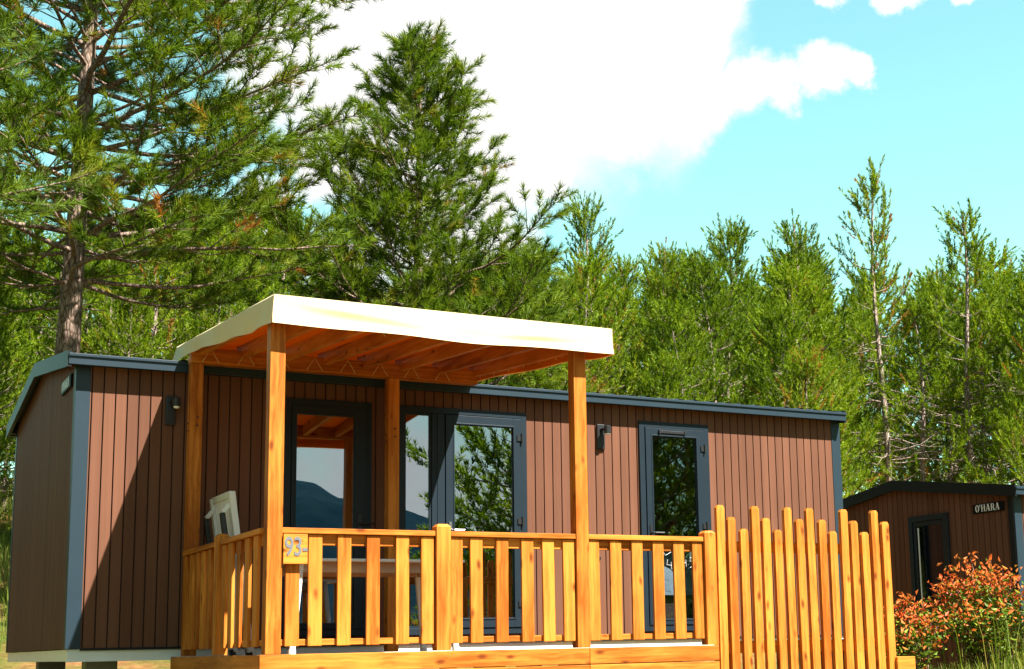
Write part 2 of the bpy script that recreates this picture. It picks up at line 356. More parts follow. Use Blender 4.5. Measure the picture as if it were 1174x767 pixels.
def cabin(loc, label, LX, WY, front_open, end_open):
    root = thing('mobile_home', loc, label, 'mobile home')
    zb = .079
    flat = lambda u: 2.44
    gable = lambda u: 2.43 + (RIDGE-EAVE)*(1-abs(u-WY/2)/(WY/2+OV))
    F3 = lambda u, d, z: (u, -d, z); B3 = lambda u, d, z: (u, WY+d, z)
    E3 = lambda u, d, z: (-d, u, z); E4 = lambda u, d, z: (LX+d, u, z)
    w = MB()
    plank_wall(w, .1, LX-.1, zb, flat, front_open, F3); slab_wall(w, .0, LX, zb, flat, front_open, F3, 1)
    plank_wall(w, .1, LX-.1, zb, flat, [], B3); slab_wall(w, .0, LX, zb, flat, [], B3, 1)
    plank_wall(w, .1, WY-.1, zb, gable, end_open, E3); slab_wall(w, .075, WY-.075, zb, gable, end_open, E3, 1)
    plank_wall(w, .1, WY-.1, zb, gable, [], E4); slab_wall(w, .075, WY-.075, zb, gable, [], E4, 1)
    part('wall', w, [SIDING, SEAM], root)
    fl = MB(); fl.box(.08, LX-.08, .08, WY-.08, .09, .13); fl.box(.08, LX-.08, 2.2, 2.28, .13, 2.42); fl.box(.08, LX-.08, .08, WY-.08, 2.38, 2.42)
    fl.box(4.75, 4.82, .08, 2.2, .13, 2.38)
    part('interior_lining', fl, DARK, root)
    # corner trims
    for cx, cy, sx, sy in ((0,0,1,1), (LX,0,-1,1), (0,WY,1,-1), (LX,WY,-1,-1)):
        t = MB()
        x = sorted((cx - sx*.016, cx + sx*.102)); y = sorted((cy - sy*.016, cy + sy*.014)); t.box(*x, *y, zb-.004, 2.44)
        x = sorted((cx - sx*.0165, cx + sx*.014)); y = sorted((cy + sy*.014, cy + sy*.085)); t.box(*x, *y, zb-.004, 2.43, 1)  # same trim as the front leg, its shade painted as darker colour
        part('corner_trim', t, [TRIM, SHADE], root, bevel=.004)
    # roof: two ribbed sheets on a solid prism, fascias all round
    r = MB(); a, b = -.09, LX+.012
    nx = int((b-a)/.19)
    for side in (0, 1):
        def z_at(y): return EAVE+.012 + (RIDGE-EAVE)*(1-abs(y-WY/2)/(WY/2+OV))
        y0, y1 = (-OV-.03, WY/2) if side == 0 else (WY+OV+.03, WY/2)
        P = []
        for y in (y0, y1):
            row = []
            for i in range(nx):
                x = a + (b-a)*i/nx; d = (b-a)/nx
                for fx, h in ((0,0), (.62,0), (.7,.012), (.92,.012)): row.append((x+fx*d, y, z_at(y)+h))
            row.append((b, y, z_at(y))); P.append(row)
        r.grid(P)
    rf = part('roof', r, TRIM, root)
    so = MB()
    so.box(a+.025, b-.025, -OV+.015, -.018, 2.40, 2.425); part('soffit', so, FRAME, rf)
    so = MB(); so.box(a+.025, b-.025, WY+.018, WY+OV-.015, 2.40, 2.425); part('soffit', so, FRAME, rf)
    for y0, y1 in ((-OV-.018, -OV+.012), (WY+OV-.012, WY+OV+.018)):
        f = MB(); f.box(a-.004, b+.004, y0, y1, 2.386, EAVE+.006); f.box(a-.004, b+.004, min(y0,y1)-.012, max(y0,y1)+.012, 2.452, EAVE+.01)
        part('eave_fascia', f, TRIM, rf, bevel=.004)
    for x0, x1 in ((a-.012, a+.02), (b-.02, b+.012)):
        f = MB()
        zt = lambda y: EAVE+.004 + (RIDGE-EAVE)*(1-abs(y-WY/2)/(WY/2+OV))
        for ya, yb in ((-OV-.01, WY/2), (WY/2, WY+OV+.01)):
            f.hexa([(x0,ya,zt(ya)-.105),(x1,ya,zt(ya)-.105),(x1,yb,zt(yb)-.105),(x0,yb,zt(yb)-.105),(x0,ya,zt(ya)+.03),(x1,ya,zt(ya)+.03),(x1,yb,zt(yb)+.03),(x0,yb,zt(yb)+.03)])
        part('gable_fascia', f, SHADE, rf)  # shade on the gable fascia is put into its darker colour
    s = MB()
    s.box(.005, LX-.005, .004, .05, -.021, zb-.006); s.box(.005, .05, .05, WY, -.0205, zb-.0065); s.box(LX-.05, LX-.005, .05, WY, -.0205, zb-.0065)
    s.box(0, LX, -.006, .03, -.026, -.018); s.box(.1, LX-.1, -.017, .012, .062, .083, 1)
    part('chassis_skirt', s, [SKIRT, SHADE], root)
    for px in [.35 + i*(LX-.7)/4 for i in range(5)]:
        for py in (.55, WY-.6):
            st = MB(); h = gz(px+loc[0], py+loc[1]) - loc[2]
            st.box(px-.2, px+.2, py-.12, py+.12, h-.1, h+.2); st.box(px-.13, px+.13, py-.1, py+.1, h+.203, -.02)
            part('support_block', st, STONE, root, bevel=.01)
    return root

D1 = (2.80, 4.108, .146, 2.25); D0 = (1.74, 2.545, .146, 2.25); D3 = (5.372, 6.206, .146, 2.255)
main = cabin((0,0,0), 'large brown mobile home with blue-grey trim behind the timber terrace', 7.926, 4.0, [D0, D1, D3], [])
NX, NY, NZ = 10.3, -.2, -.75
WIN = (1.085, 1.81, 1.05, 2.295)
nb = cabin((NX,NY,NZ), 'second brown mobile home at the right, half hidden by fence and shrubs', 7.926, 4.0, [], [WIN])

def ring(mb, u0, u1, z0, z1, w, d0, d1, to3, wb=None):
    """rectangular frame of bar width w between depths d0 (out) and d1"""
    wb = wb or w
    for a, b, c, d in ((u0, u0+w, z0, z1), (u1-w, u1, z0, z1), (u0+w, u1-w, z0, z0+wb), (u0+w, u1-w, z1-w, z1)):
        P = [to3(a,d0,c), to3(b,d0,c), to3(b,d1,c), to3(a,d1,c), to3(a,d0,d), to3(b,d0,d), to3(b,d1,d), to3(a,d1,d)]
        mb.hexa(P)
def pane(parent, u0, u1, z0, z1, to3, d, mat=None):
    m = MB(); P = [to3(u0,d,z0), to3(u1,d,z0), to3(u1,d-.006,z0), to3(u0,d-.006,z0), to3(u0,d,z1), to3(u1,d,z1), to3(u1,d-.006,z1), to3(u0,d-.006,z1)]
    m.hexa(P); return part('pane', m, mat or GLASS, parent)
F3 = lambda u, d, z: (u, -d, z)
def handle(parent, x, z, mat=None):
    m = MB(); m.box(x-.014, x+.014, -.052, -.046, z-.1, z+.1); m.tube([(x,-.05,z+.02),(x,-.09,z+.02),(x+.02,-.098,z+.02),(x+.12,-.098,z+.02)], .009, 8)
    part('handle', m, mat or STEEL, parent)
def hinge(parent, x, z):
    m = MB(); m.tube([(x,-.056,z-.045),(x,-.056,z+.045)], .013, 8); m.box(x-.05, x+.012, -.054, -.044, z-.028, z+.028); part('hinge', m, BLACK, parent)
def door(outer, glass_r, leaf, hx, hz, hinges, name='door', mat=None):
    f = MB(); ring(f, outer[0], outer[1], outer[2], outer[3], .062, .034, -.06, F3); part('door_frame', f, FRAME, main, bevel=.004)
    d = MB()
    u0, u1, z0, z1 = leaf; g0, g1, h0, h1 = glass_r
    for a, b, c, e in ((u0, g0, z0, z1), (g1, u1, z0, z1), (g0, g1, z0, h0), (g0, g1, h1, z1)): d.box(a, b, -.044, .014, c, e)
    ring(d, g0-.012, g1+.012, h0-.012, h1+.012, .014, .049, .04, F3)
    o = part(name, d, FRAME, main, bevel=.003)
    pane(o, g0+.001, g1-.001, h0+.001, h1-.001, F3, .022, mat)
    gk = MB(); ring(gk, g0+.001, g1-.001, h0+.001, h1-.001, .007, .03, .0235, F3); part('gasket', gk, BLACK, o)
    if hx: handle(o, hx, hz, BLACK)
    for z in hinges: hinge(o, u1+.006, z)
    return o
d0 = door(D0, (1.845, 2.385, .256, 2.112), (1.805, 2.48, .21, 2.186), 2.432, 1.12, ())
# glazed side light and door share one wide frame
f = MB(); ring(f, D1[0], D1[1], D1[2], D1[3], .058, .034, -.06, F3); f.box(3.132, 3.262, -.034, .06, .21, 2.19); f.box(3.185, 3.2, -.04, -.034, .21, 2.19)
part('door_frame', f, FRAME, main, bevel=.004)
sw = MB(); ring(sw, 2.858, 3.132, .205, 2.19, .022, .022, -.02, F3); sw = part('side_window', sw, FRAME, main)
pane(sw, 2.881, 3.109, .228, 2.167, F3, .01)
d = MB()
for a, b, c, e in ((3.268, 3.352, .206, 2.186), (3.965, 4.046, .206, 2.186), (3.352, 3.965, .206, .29), (3.352, 3.965, 2.102, 2.186)): d.box(a, b, -.044, .014, c, e)
ring(d, 3.34, 3.977, .278, 2.114, .014, .049, .04, F3)
d1 = part('door', d, FRAME, main, bevel=.003); pane(d1, 3.353, 3.964, .291, 2.101, F3, .022)
gk = MB(); ring(gk, 3.353, 3.964, .291, 2.101, .007, .03, .0235, F3); part('gasket', gk, BLACK, d1)
handle(d1, 3.31, 1.08)
for z in (.42, 1.2, 2.0): hinge(d1, 4.052, z)
d3 = door(D3, (5.516, 6.046, .264, 2.108), (5.44, 6.14, .21, 2.19), 5.478, 1.10, (.42, 1.2, 2.0), mat=BGLASS)
v = MB(); v.box(5.60, 5.90, -.058, -.046, 2.135, 2.165); v.box(5.592, 5.606, -.066, -.046, 2.128, 2.172); v.box(5.894, 5.908, -.066, -.046, 2.128, 2.172)
part('vent', v, BLACK, d3, bevel=.003)
# chalky scrawl on the right-hand door pane
yq = -.029
def stroke(pts, x0, z0, s):
    sc = MB(); sc.tube([(x0+a*s, yq, z0+b*s) for a, b in pts], .0018, 5); part('scrawl', sc, LETTER, d3)
stroke([(1,.9),(.6,1.05),(.1,.8),(0,.4),(.4,0),(.9,.25),(.95,.6),(.5,.75),(.2,.5)], 5.60, .90, .12)
stroke([(.1,1),(0,.45),(.55,.4)], 5.66, .76, .10); stroke([(.5,.75),(.55,0)], 5.66, .76, .10)
stroke([(0,.6),(.3,.95),(.6,.6),(.9,.9)], 5.86, .95, .07)
stroke([(.1,1),(0,.5),(.5,.45)], 5.84, .78, .10); stroke([(.45,.8),(.5,.1)], 5.84, .78, .10)
stroke([(.9,1),(.45,.9),(.4,.6),(.85,.55),(.9,.2),(.4,0)], 5.89, .78, .11)
# small wall outlet
o = MB(); o.box(4.865, 4.905, -.03, -.013, .845, .88); tag(part('wall_socket', o, BLACK, None, bevel=.004), 'tiny black outdoor socket low on the brown siding behind railing', 'socket')
# neighbour's end window
E3 = lambda u, d, z: (NX-d, NY+u, NZ+z)
lw = MB(); L3 = lambda u, d, z: (-d, u, z)
ring(lw, WIN[0], WIN[1], WIN[2], WIN[3], .07, .035, -.06, L3); ring(lw, WIN[0]+.074, WIN[1]-.074, WIN[2]+.074, WIN[3]-.074, .05, .02, -.03, L3)
wn = part('window', lw, FRAME, nb, bevel=.003); pane(wn, WIN[0]+.125, WIN[1]-.125, WIN[2]+.125, WIN[3]-.125, L3, .0, DGLASS)
st = MB(); st.box(-.045, -.036, WIN[1]-.2, WIN[1]-.185, WIN[2]+.1, WIN[3]-.15); part('window_stay', st, LETTER, wn)

# nameplates ------------------------------------------------------------
def glyphs(mb, text, x, z, h, put):
    """fat-faced serif capitals: thick stems, hairline serifs"""
    s = .14*h; t = .05*h
    def rect(a, b, c, d): mb.add([put(a,c), put(b,c), put(b,d), put(a,d)], [(0,1,2,3)])
    def quad(*p): mb.add([put(*q) for q in p], [tuple(range(len(p)))])
    for ch in text:
        if ch == 'O':
            w = .72*h; n = 20
            for i in range(n):
                a0, a1 = 2*math.pi*i/n, 2*math.pi*(i+1)/n
                q = lambda a, rx, rz: (x+w/2+rx*math.cos(a), z+h/2+rz*math.sin(a))
                quad(q(a0,w/2,h/2), q(a1,w/2,h/2), q(a1,w/2-.2*h,h/2-t), q(a0,w/2-.2*h,h/2-t))
        elif ch == "'":
            w = .2*h; quad((x,z+h), (x+.17*h,z+h), (x+.11*h,z+.62*h), (x+.05*h,z+.62*h))
        elif ch == 'H':
            w = .82*h
            for a in (x+.07*h, x+w-.07*h-.2*h):
                rect(a, a+.2*h, z, z+h); rect(a-.07*h, a+.27*h, z, z+t); rect(a-.07*h, a+.27*h, z+h-t, z+h)
            rect(x+.27*h, x+w-.27*h, z+.48*h, z+.48*h+t)
        elif ch == 'A':
            w = .78*h
            quad((x+.30*h,z+h), (x+.50*h,z+h), (x+.74*h,z), (x+.50*h,z)); quad((x+.30*h,z+h), (x+.37*h,z+.9*h), (x+.13*h,z), (x+.06*h,z))
            rect(x+.19*h, x+.55*h, z+.3*h, z+.3*h+t); rect(x, x+.22*h, z, z+t); rect(x+.42*h, x+.8*h, z, z+t)
        elif ch == 'R':
            w = .78*h
            rect(x+.07*h, x+.27*h, z, z+h); rect(x, x+.36*h, z, z+t); rect(x, x+.3*h, z+h-t, z+h)
            n = 10; cx, cz = x+.36*h, z+.74*h
            for i in range(n):
                a0, a1 = math.pi*(.5-i/n), math.pi*(.5-(i+1)/n)
                q = lambda a, rx, rz: (cx+rx*math.cos(a), cz+rz*math.sin(a))
                quad(q(a0,.31*h,.26*h), q(a1,.31*h,.26*h), q(a1,.12*h,.21*h), q(a0,.12*h,.21*h))
            rect(x+.27*h, cx, z+h-t, z+h); rect(x+.27*h, cx, z+.48*h, z+.48*h+t)
            quad((x+.36*h,z+.5*h), (x+.56*h,z+.5*h), (x+.78*h,z), (x+.56*h,z))
        x += w + .07*h
    return x
def nameplate(loc, label):
    r = thing('nameplate', loc, label, 'sign')
    b = MB(); b.box(-.034, -.013, -.255, .255, -.055, .055); part('plate', b, SIGNBLK, r, bevel=.003)
    t = MB(); glyphs(t, "O'HARA", -.196, -.040, .086, lambda a, c: (-.0375, -a*1.05+.0, c)); part('lettering', t, LETTER, r)
    return r
nameplate((0, .41, 2.308), 'black nameplate high on the shaded left end wall of the large home')
nameplate((NX, NY+.39, NZ+2.285), 'black nameplate with white capitals on the right-hand home')

# ------------------------------------------------------------------ wall lamps
def wall_lamp(x, label):
    r = thing('wall_lamp', (x, -.012, 2.065), label, 'wall lamp', 'black spot lamps on the siding')
    b = MB(); b.box(-.042, .042, -.026, 0, -.125, .125); part('backplate', b, BLACK, r, bevel=.006)
    a = MB(); a.tube([(0,-.024,.07),(.02,-.06,.075),(.03,-.078,.07)], .016, 10); part('arm', a, BLACK, r, smooth=True)
    h = MB(); h.tube([(.032,-.10,.105),(.032,-.10,.095),(.032,-.10,.03),(.032,-.10,.026)], [.02,.034,.034,.03], 14); hd = part('lamp_head', h, BLACK, r)
    l = MB(); l.sphere((.032,-.10,.022), .027, 12, 6, sq=(1,1,.6)); part('lens', l, LENS, hd, smooth=True)
wall_lamp(.752, 'black wall lamp on the shaded siding left of the awning')
wall_lamp(4.931, 'black wall lamp on the sunlit siding between the two right doors')

# ------------------------------------------------------------------ deck
DX0, DX1, DY = .836, 4.444, -2.731
dk = thing('deck', (DX0, DY, 0), 'orange stained timber terrace raised along the front of the large home', 'terrace')
def wpart(name, x0, x1, y0, y1, z0, z1, axis, parent, org, bev=.004):
    m = MB(); m.box(x0, x1, y0, y1, z0, z1)
    c = ((x0+x1)/2, (y0+y1)/2, (z0+z1)/2)
    me = m.mesh(name, WOOD[axis], bev, off=c)
    return link(name, me, parent, tuple(c[i]-org[i] for i in range(3)))
O = (DX0, DY, 0)
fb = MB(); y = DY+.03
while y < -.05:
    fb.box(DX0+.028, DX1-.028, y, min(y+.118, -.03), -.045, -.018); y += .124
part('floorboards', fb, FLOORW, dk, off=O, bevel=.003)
for a, b in ((DX0-.03, 3.287), (3.291, DX1)):
    for z in (0, -.125, -.25, -.375, -.5):
        wpart('front_board', a, b, DY-.032, DY, z-.119, z, 0, dk, O)
for z in (0, -.125, -.25, -.375, -.5):
    wpart('side_board', DX0-.03, DX0-.002, DY+.003, -.06, z-.119, z-.002, 1, dk, O)
    wpart('side_board', DX1-.028, DX1, DY+.003, -.03, z-.119, z-.002, 1, dk, O)
for px in (1.1, 2.3, 3.5, 4.25):
    for py in (-2.4, -.5): wpart('support_post', px-.05, px+.05, py-.05, py+.05, gz(px,py)-.05, -.05, 2, dk, O)

# ------------------------------------------------------------------ railings
def newel(root, x, y, w, d, z1, org, z0=.003):
    m = MB(); m.box(-w/2, w/2, -d/2, d/2, z0, z1-.02)
    m.hexa([(-w/2,-d/2,z1-.02),(w/2,-d/2,z1-.02),(w/2,d/2,z1-.02),(-w/2,d/2,z1-.02),(-w/2+.018,-d/2+.018,z1),(w/2-.018,-d/2+.018,z1),(w/2-.018,d/2-.018,z1),(-w/2+.018,d/2-.018,z1)])
    return part('post', m, WOOD[2], root, loc=(x-org[0], y-org[1], -org[2]))
bal_me = {}
def baluster(root, x, y, w, d, z0, z1, org):
    k = (w, d, z0, z1)
    if k not in bal_me:
        m = MB(); m.box(-w/2, w/2, -d/2, d/2, z0, z1); bal_me[k] = m.mesh('baluster', WOOD[2], .004)
    return link('baluster', bal_me[k], root, (x-org[0], y-org[1]+rnd.uniform(-.002,.002), -org[2]), (0, rnd.uniform(-.006,.006), 0))
FY = -2.70           # centre line of the front railing
def rail_x(root, a, b, org):
    wpart('handrail', a, b, FY-.045, FY+.045, .812, .85, 0, root, org)
    wpart('top_rail', a, b, FY-.004, FY+.03, .735, .811, 0, root, org)
    wpart('bottom_rail', a, b, FY-.004, FY+.03, .057, .099, 0, root, org)
rg = 'railings round the terrace'
org = (.95, FY, 0); r1 = thing('railing', org, 'long front railing between the two tall front posts, with house number', 'railing', rg)
rail_x(r1, .948, 2.066, org); rail_x(r1, 2.176, 3.196, org)
newel(r1, 2.121, FY-.012, .108, .09, .90, org)
for x in (1.032, 1.191, 1.395, 1.603, 1.82, 2.012, 2.228, 2.39, 2.591, 2.80, 2.976, 3.146): baluster(r1, x, FY-.017, .097, .024, .052, .808, org)
org = (3.31, FY, 0); r2 = thing('railing', org, 'short front railing between right tall post and picket fence', 'railing', rg)
rail_x(r2, 3.307, 4.345, org); newel(r2, 4.396, FY-.012, .102, .09, .90, org)
for x in (3.358, 3.546, 3.738, 3.931, 4.122, 4.296): baluster(r2, x, FY-.017, .097, .024, .052, .808, org)
org = (.85, -.3, 0); SX = .862; r3 = thing('railing', org, 'shaded side railing at the left end of the terrace', 'railing', rg)
for y0, y1 in ((-2.66, -1.56), (-1.46, -.35)):
    wpart('handrail', SX-.045, SX+.045, y0, y1, .812, .85, 1, r3, org)
    wpart('top_rail', SX-.004, SX+.03, y0, y1, .735, .811, 1, r3, org)
    wpart('bottom_rail', SX-.004, SX+.03, y0, y1, .057, .099, 1, r3, org)
newel(r3, SX-.012, -1.51, .09, .1, .90, org)
for y in (-.42, -.594, -.785, -.98, -1.18, -1.385, -1.64, -1.841, -2.055, -2.282, -2.5): baluster(r3, SX-.017, y, .024, .11, .052, .808, org)

# number board ------------------------------------------------------------
ns = thing('number_sign', (1.045, FY-.05, .72), 'small wooden board with grey number 93 below the handrail', 'number sign')
m = MB(); m.box(-.092, .075, -.018, .016, -.118, .085); part('board', m, WOOD[0], ns, bevel=.003)
cu = bpy.data.curves.new('digits', 'FONT'); cu.body = '93-'; cu.size = .155; cu.extrude = .001; cu.offset = .002; cu.space_character = .96
tmp = bpy.data.objects.new('digits', cu); COL.objects.link(tmp)
dg = bpy.context.evaluated_depsgraph_get(); dgm = bpy.data.meshes.new_from_object(tmp.evaluated_get(dg)); bpy.data.objects.remove(tmp)
dgm.materials.clear(); dgm.materials.append(NUMGREY)
dd = link('digits', dgm, ns, (-.086, -.0205, -.06), (R(90), 0, 0)); dd.scale = (.82, 1.15, 1)

# ------------------------------------------------------------------ pergola
pg = thing('pergola', (.896, -2.70, 0), 'timber pergola with a cream canvas canopy over the terrace', 'pergola'); PO = (.896, -2.70, 0)
PSL = .0755
ctop = lambda y: 2.439 + PSL*(y+2.85)
for x, y, z1 in ((.898, -2.702, 2.432), (3.252, -2.702, 2.432)): wpart('post', x-.053, x+.053, y-.048, y+.048, .002, z1, 2, pg, PO)
for x in (.897, 2.64): wpart('post', x-.052, x+.052, -.35, -.255, .002, 2.43, 2, pg, PO)
wpart('beam', .84, 3.46, -.352, -.25, 2.432, 2.565, 0, pg, PO)
wpart('beam', .90, 3.47, -2.72, -2.65, 2.31, 2.436, 0, pg, PO)
for x in (.925, 1.285, 1.645, 2.005, 2.365, 2.725, 3.085, 3.452):
    m = MB(); w = .05
    ya, yb = -2.82, -.2
    m.hexa([(x-w/2,ya,ctop(ya)-.125),(x+w/2,ya,ctop(ya)-.125),(x+w/2,yb,ctop(yb)-.125),(x-w/2,yb,ctop(yb)-.125),
            (x-w/2,ya,ctop(ya)-.012),(x+w/2,ya,ctop(ya)-.012),(x+w/2,yb,ctop(yb)-.012),(x-w/2,yb,ctop(yb)-.012)])
    part('rafter', m, WOOD[1], pg, bevel=.004, off=PO)
bolts = MB()
for x, y in ((.845, -.30), (2.588, -.30)):
    for z in (1.86, 1.92): bolts.tube([(x-.006, y, z), (x+.002, y, z)], .009, 8)
for x in (.897, 2.64):
    for z in (1.9, 1.97): bolts.tube([(x+.01, -.36, z), (x+.01, -.349, z)], .008, 8)
part('bolts', bolts, BLACK, pg, off=PO)
# canopy: one sheet – sagging top, creased front flap, side flaps
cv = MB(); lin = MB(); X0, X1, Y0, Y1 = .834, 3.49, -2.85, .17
nxx, nyy = 70, 40
ribs = (.925, 1.285, 1.645, 2.005, 2.365, 2.725, 3.085, 3.452)
def topz(x, y):
    s = 0
    for a, b in zip(ribs[:-1], ribs[1:]):
        if a < x < b: s = -.014*math.sin(math.pi*(x-a)/(b-a))
    e = min(1, (y-Y0)/.3, (Y1-y)/.3); return ctop(y) + s*max(0, e)
xs = np.linspace(X0, X1, nxx); ys = np.linspace(Y0, Y1, nyy)
cv.grid([[(x, y, topz(x, y)) for x in xs] for y in ys])
ix_ = lambda x: min(max(x, X0+.008), X1-.008)
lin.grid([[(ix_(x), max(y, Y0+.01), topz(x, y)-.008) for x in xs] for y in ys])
def crease(u, t):        # u along the flap 0..1, t down the flap 0..1
    # two long folds swept down from the left corner, one up into the right corner
    f = 0
    l1 = .12 + .95*(u-.03)*1.5; f += .011*math.exp(-((t-l1)/.2)**2)*sst(.02,.12,u)*(1-sst(.35,.55,u))
    l2 = .18 + .42*u*1.25; f += .012*math.exp(-((t-l2)/.24)**2)*sst(.05,.2,u)*(1-sst(.75,.95,u))
    l3 = .95 - .95*(u-.55)/.42; f += .010*math.exp(-((t-l3)/.24)**2)*sst(.55,.72,u)*(1-sst(.94,1.0,u))
    l4 = .78 - .35*(u-.55)/.42; f += .006*math.exp(-((t-l4)/.15)**2)*sst(.6,.8,u)*(1-sst(.95,1.0,u))
    return f
P = []
for j in range(15):
    t = j/14; row = []
    for i in range(nxx):
        u = i/(nxx-1); x = xs[i]
        drop = .200 + .014*math.sin(math.pi*u) + .009*math.sin(u*13+.6)*math.sin(math.pi*u)
        bow = .012*math.sin(t*math.pi) - .02*t*math.sin(math.pi*u)
        row.append((x + (.008*t if u > .98 else 0) - (.010*t if u < .02 else 0), Y0 - .004 + bow*.6 - crease(u, t)*math.sin(math.pi*min(1, t*1.05)) - (.004 if t > .84 else 0), topz(x, Y0) - drop*t))
    P.append(row)
cv.grid(P)
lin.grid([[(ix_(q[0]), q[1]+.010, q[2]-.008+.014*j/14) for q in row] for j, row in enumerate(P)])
for sx, x in ((-1, X0), (1, X1)):
    P = []
    for j in range(11):
        t = j/10; row = []
        for i in range(nyy):
            v = i/(nyy-1); y = ys[i]
            drop = (.203 - .08*sst(.0, .85, v) + .012*math.sin(v*14)*(.2+v)*math.sin(math.pi*v)) if sx < 0 else .203 - .06*v + .008*math.sin(v*17)
            out = .012*math.sin(v*11+1)*t + .014*math.sin(v*23)*t*t
            tip = .05*sst(.86, 1, v)*t if sx < 0 else 0
            row.append((x + sx*(out+.006*t) - tip, y + tip*.5, topz(x, y) - drop*t - tip*.7))
        P.append(row)
    cv.grid(P)
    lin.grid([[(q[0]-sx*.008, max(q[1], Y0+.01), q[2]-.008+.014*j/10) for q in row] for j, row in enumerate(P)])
cvo = part('canopy', cv, CANVAS, pg, smooth=True, off=PO)
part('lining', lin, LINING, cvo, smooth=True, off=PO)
def lace(pts):
    m_ = MB(); m_.tube(pts, .004, 5); part('lacing_rope', m_, ROPE, pg, off=PO)
for k in range(9):        # lacing along the right flap and the back beam
    y = -2.6 + k*.31; z = ctop(y)-.012
    lace([(3.476, y-.06, z-.125), (3.43, y, z-.03), (3.476, y+.06, z-.125)])
for k in range(8):
    x = 1.0 + k*.30
    lace([(x-.07, -.37, 2.44), (x, -.372, 2.555), (x+.07, -.37, 2.44)])
for x in (1.70, 2.43):
    lace([(x, -2.6, ctop(-2.6)-.02), (x+.012, -2.6, ctop(-2.6)-.16), (x+.03, -2.6, ctop(-2.6)-.185)])

# ------------------------------------------------------------------ picket fence
PX = [4.501 + i*.1135 for i in range(16)]
PH = [1.108, 1.014, .921, 1.108, 1.014, .921, 1.108, 1.014, 1.108, 1.014, .921, 1.108, 1.014, .921, 1.108, 1.014]
fo = (5.35, -2.74, -.62); fe = thing('picket_fence', fo, 'tall orange picket fence with staggered tops right of the terrace', 'fence')
wpart('rail', 4.452, 6.26, -2.715, -2.68, .735, .822, 0, fe, fo); wpart('rail', 4.452, 6.26, -2.715, -2.68, -.068, .028, 0, fe, fo)
for i, (x, h) in enumerate(zip(PX, PH)):
    m = MB(); w = .074; z0 = gz(x, -2.74)+.02
    m.box(-w/2, w/2, -.018, .018, z0, h-.022)
    m.hexa([(-w/2,-.018,h-.022),(w/2,-.018,h-.022),(w/2,.018,h-.022),(-w/2,.018,h-.022),(-w/2+.014,-.016,h),(w/2-.014,-.016,h),(w/2-.014,.016,h),(-w/2+.014,.016,h)])
    link('picket', m.mesh('picket', WOOD[2], 0), fe, (x-fo[0]+rnd.uniform(-.004,.004), -2.734-fo[1]+rnd.uniform(-.003,.003), -fo[2]), (0, rnd.uniform(-.008,.006), 0))
for x in (4.56, 6.15): wpart('fence_post', x-.045, x+.045, -2.675, -2.585, gz(x,-2.7)-.1, .8, 2, fe, fo)
m = MB(); m.box(-.105, .09, -.16, .12, gz(6.34,-2.6)-.05, -.13)
tag(part('timber_block', m, WOOD[0], None, bevel=.006, loc=(6.335, -2.62, 0)), 'short square timber block at the right foot of the picket fence', 'timber block')

# ------------------------------------------------------------------ table
tb = thing('table', (1.95, -1.53, 0), 'white garden table with beige apron behind the front railing', 'table')
m = MB(); m.box(-.665, .705, -.37, .37, .68, .702); part('tabletop', m, WHITE, tb, bevel=.006)
m = MB()
for a, b, c, d_ in ((-.58,.58,-.31,-.29), (-.58,.58,.29,.31), (-.58,-.56,-.29,.29), (.56,.58,-.29,.29)): m.box(a, b, c, d_, .60, .675)
part('apron', m, TAUPE, tb)
for x, y in ((-.61,-.30), (.60,-.30), (-.60,.30), (.585,.30)):
    m = MB(); sx = 1 if x > 0 else -1
    m.beam((x-sx*.02, y, .677), (x+sx*.045, y + (-.02 if y < 0 else .02), .022), .042, .03, up=(0,1,0)); l = part('leg', m, WHITE, tb, bevel=.005)
    q = MB(); q.tube([(x+sx*.046, y+(-.02 if y < 0 else .02), .0), (x+sx*.046, y+(-.02 if y < 0 else .02), .03)], .03, 12); part('foot', q, WHITE, l)

# ------------------------------------------------------------------ folded chair
ch = thing('folding_chair', (1.28, -.47, .0), 'white slatted folding chair with black armrests standing folded by the side railing', 'chair')
ch.rotation_euler = (0, R(-8), 0)
def cb(name, lst, mat, bev=.006):
    m = MB()
    for a, b, w, h in lst: m.beam(a, b, w, h, up=(1,0,0))
    return part(name, m, mat, ch, bevel=bev)
cb('back_frame', [((0,-.305,.02),(0,-.305,1.32),.06,.05), ((0,.305,.02),(0,.305,1.32),.06,.05), ((0,-.28,1.30),(0,.28,1.30),.055,.036), ((0,-.26,.62),(0,.26,.62),.04,.03)], WHITE)
cb('back_slats', [((0,-.24+i*.053,.64),(0,-.24+i*.053,1.28),.026,.014) for i in range(10)], WHITE, .003)
cb('seat', [((-.06,-.25,.10),(-.06,-.25,.60),.04,.03), ((-.06,.25,.10),(-.06,.25,.60),.04,.03)] + [((-.06,-.2+i*.05,.12),(-.06,-.2+i*.05,.58),.034,.012) for i in range(9)], WHITE, .003)
for y in (-.27, .27):
    cb('armrest', [((-.075,y,.62),(-.085,y,1.16),.055,.04)], BLACK, .01)
    cb('arm_bracket', [((-.085,y,1.16),(-.02,y,1.22),.04,.035)], WHITE)
    cb('leg', [((-.10,y*.86,.04),(-.03,y*.86,.72),.034,.028)], WHITE)
    cb('foot', [((0,y*.95,-.01),(0,y*.95,.05),.06,.045)], BLACK)

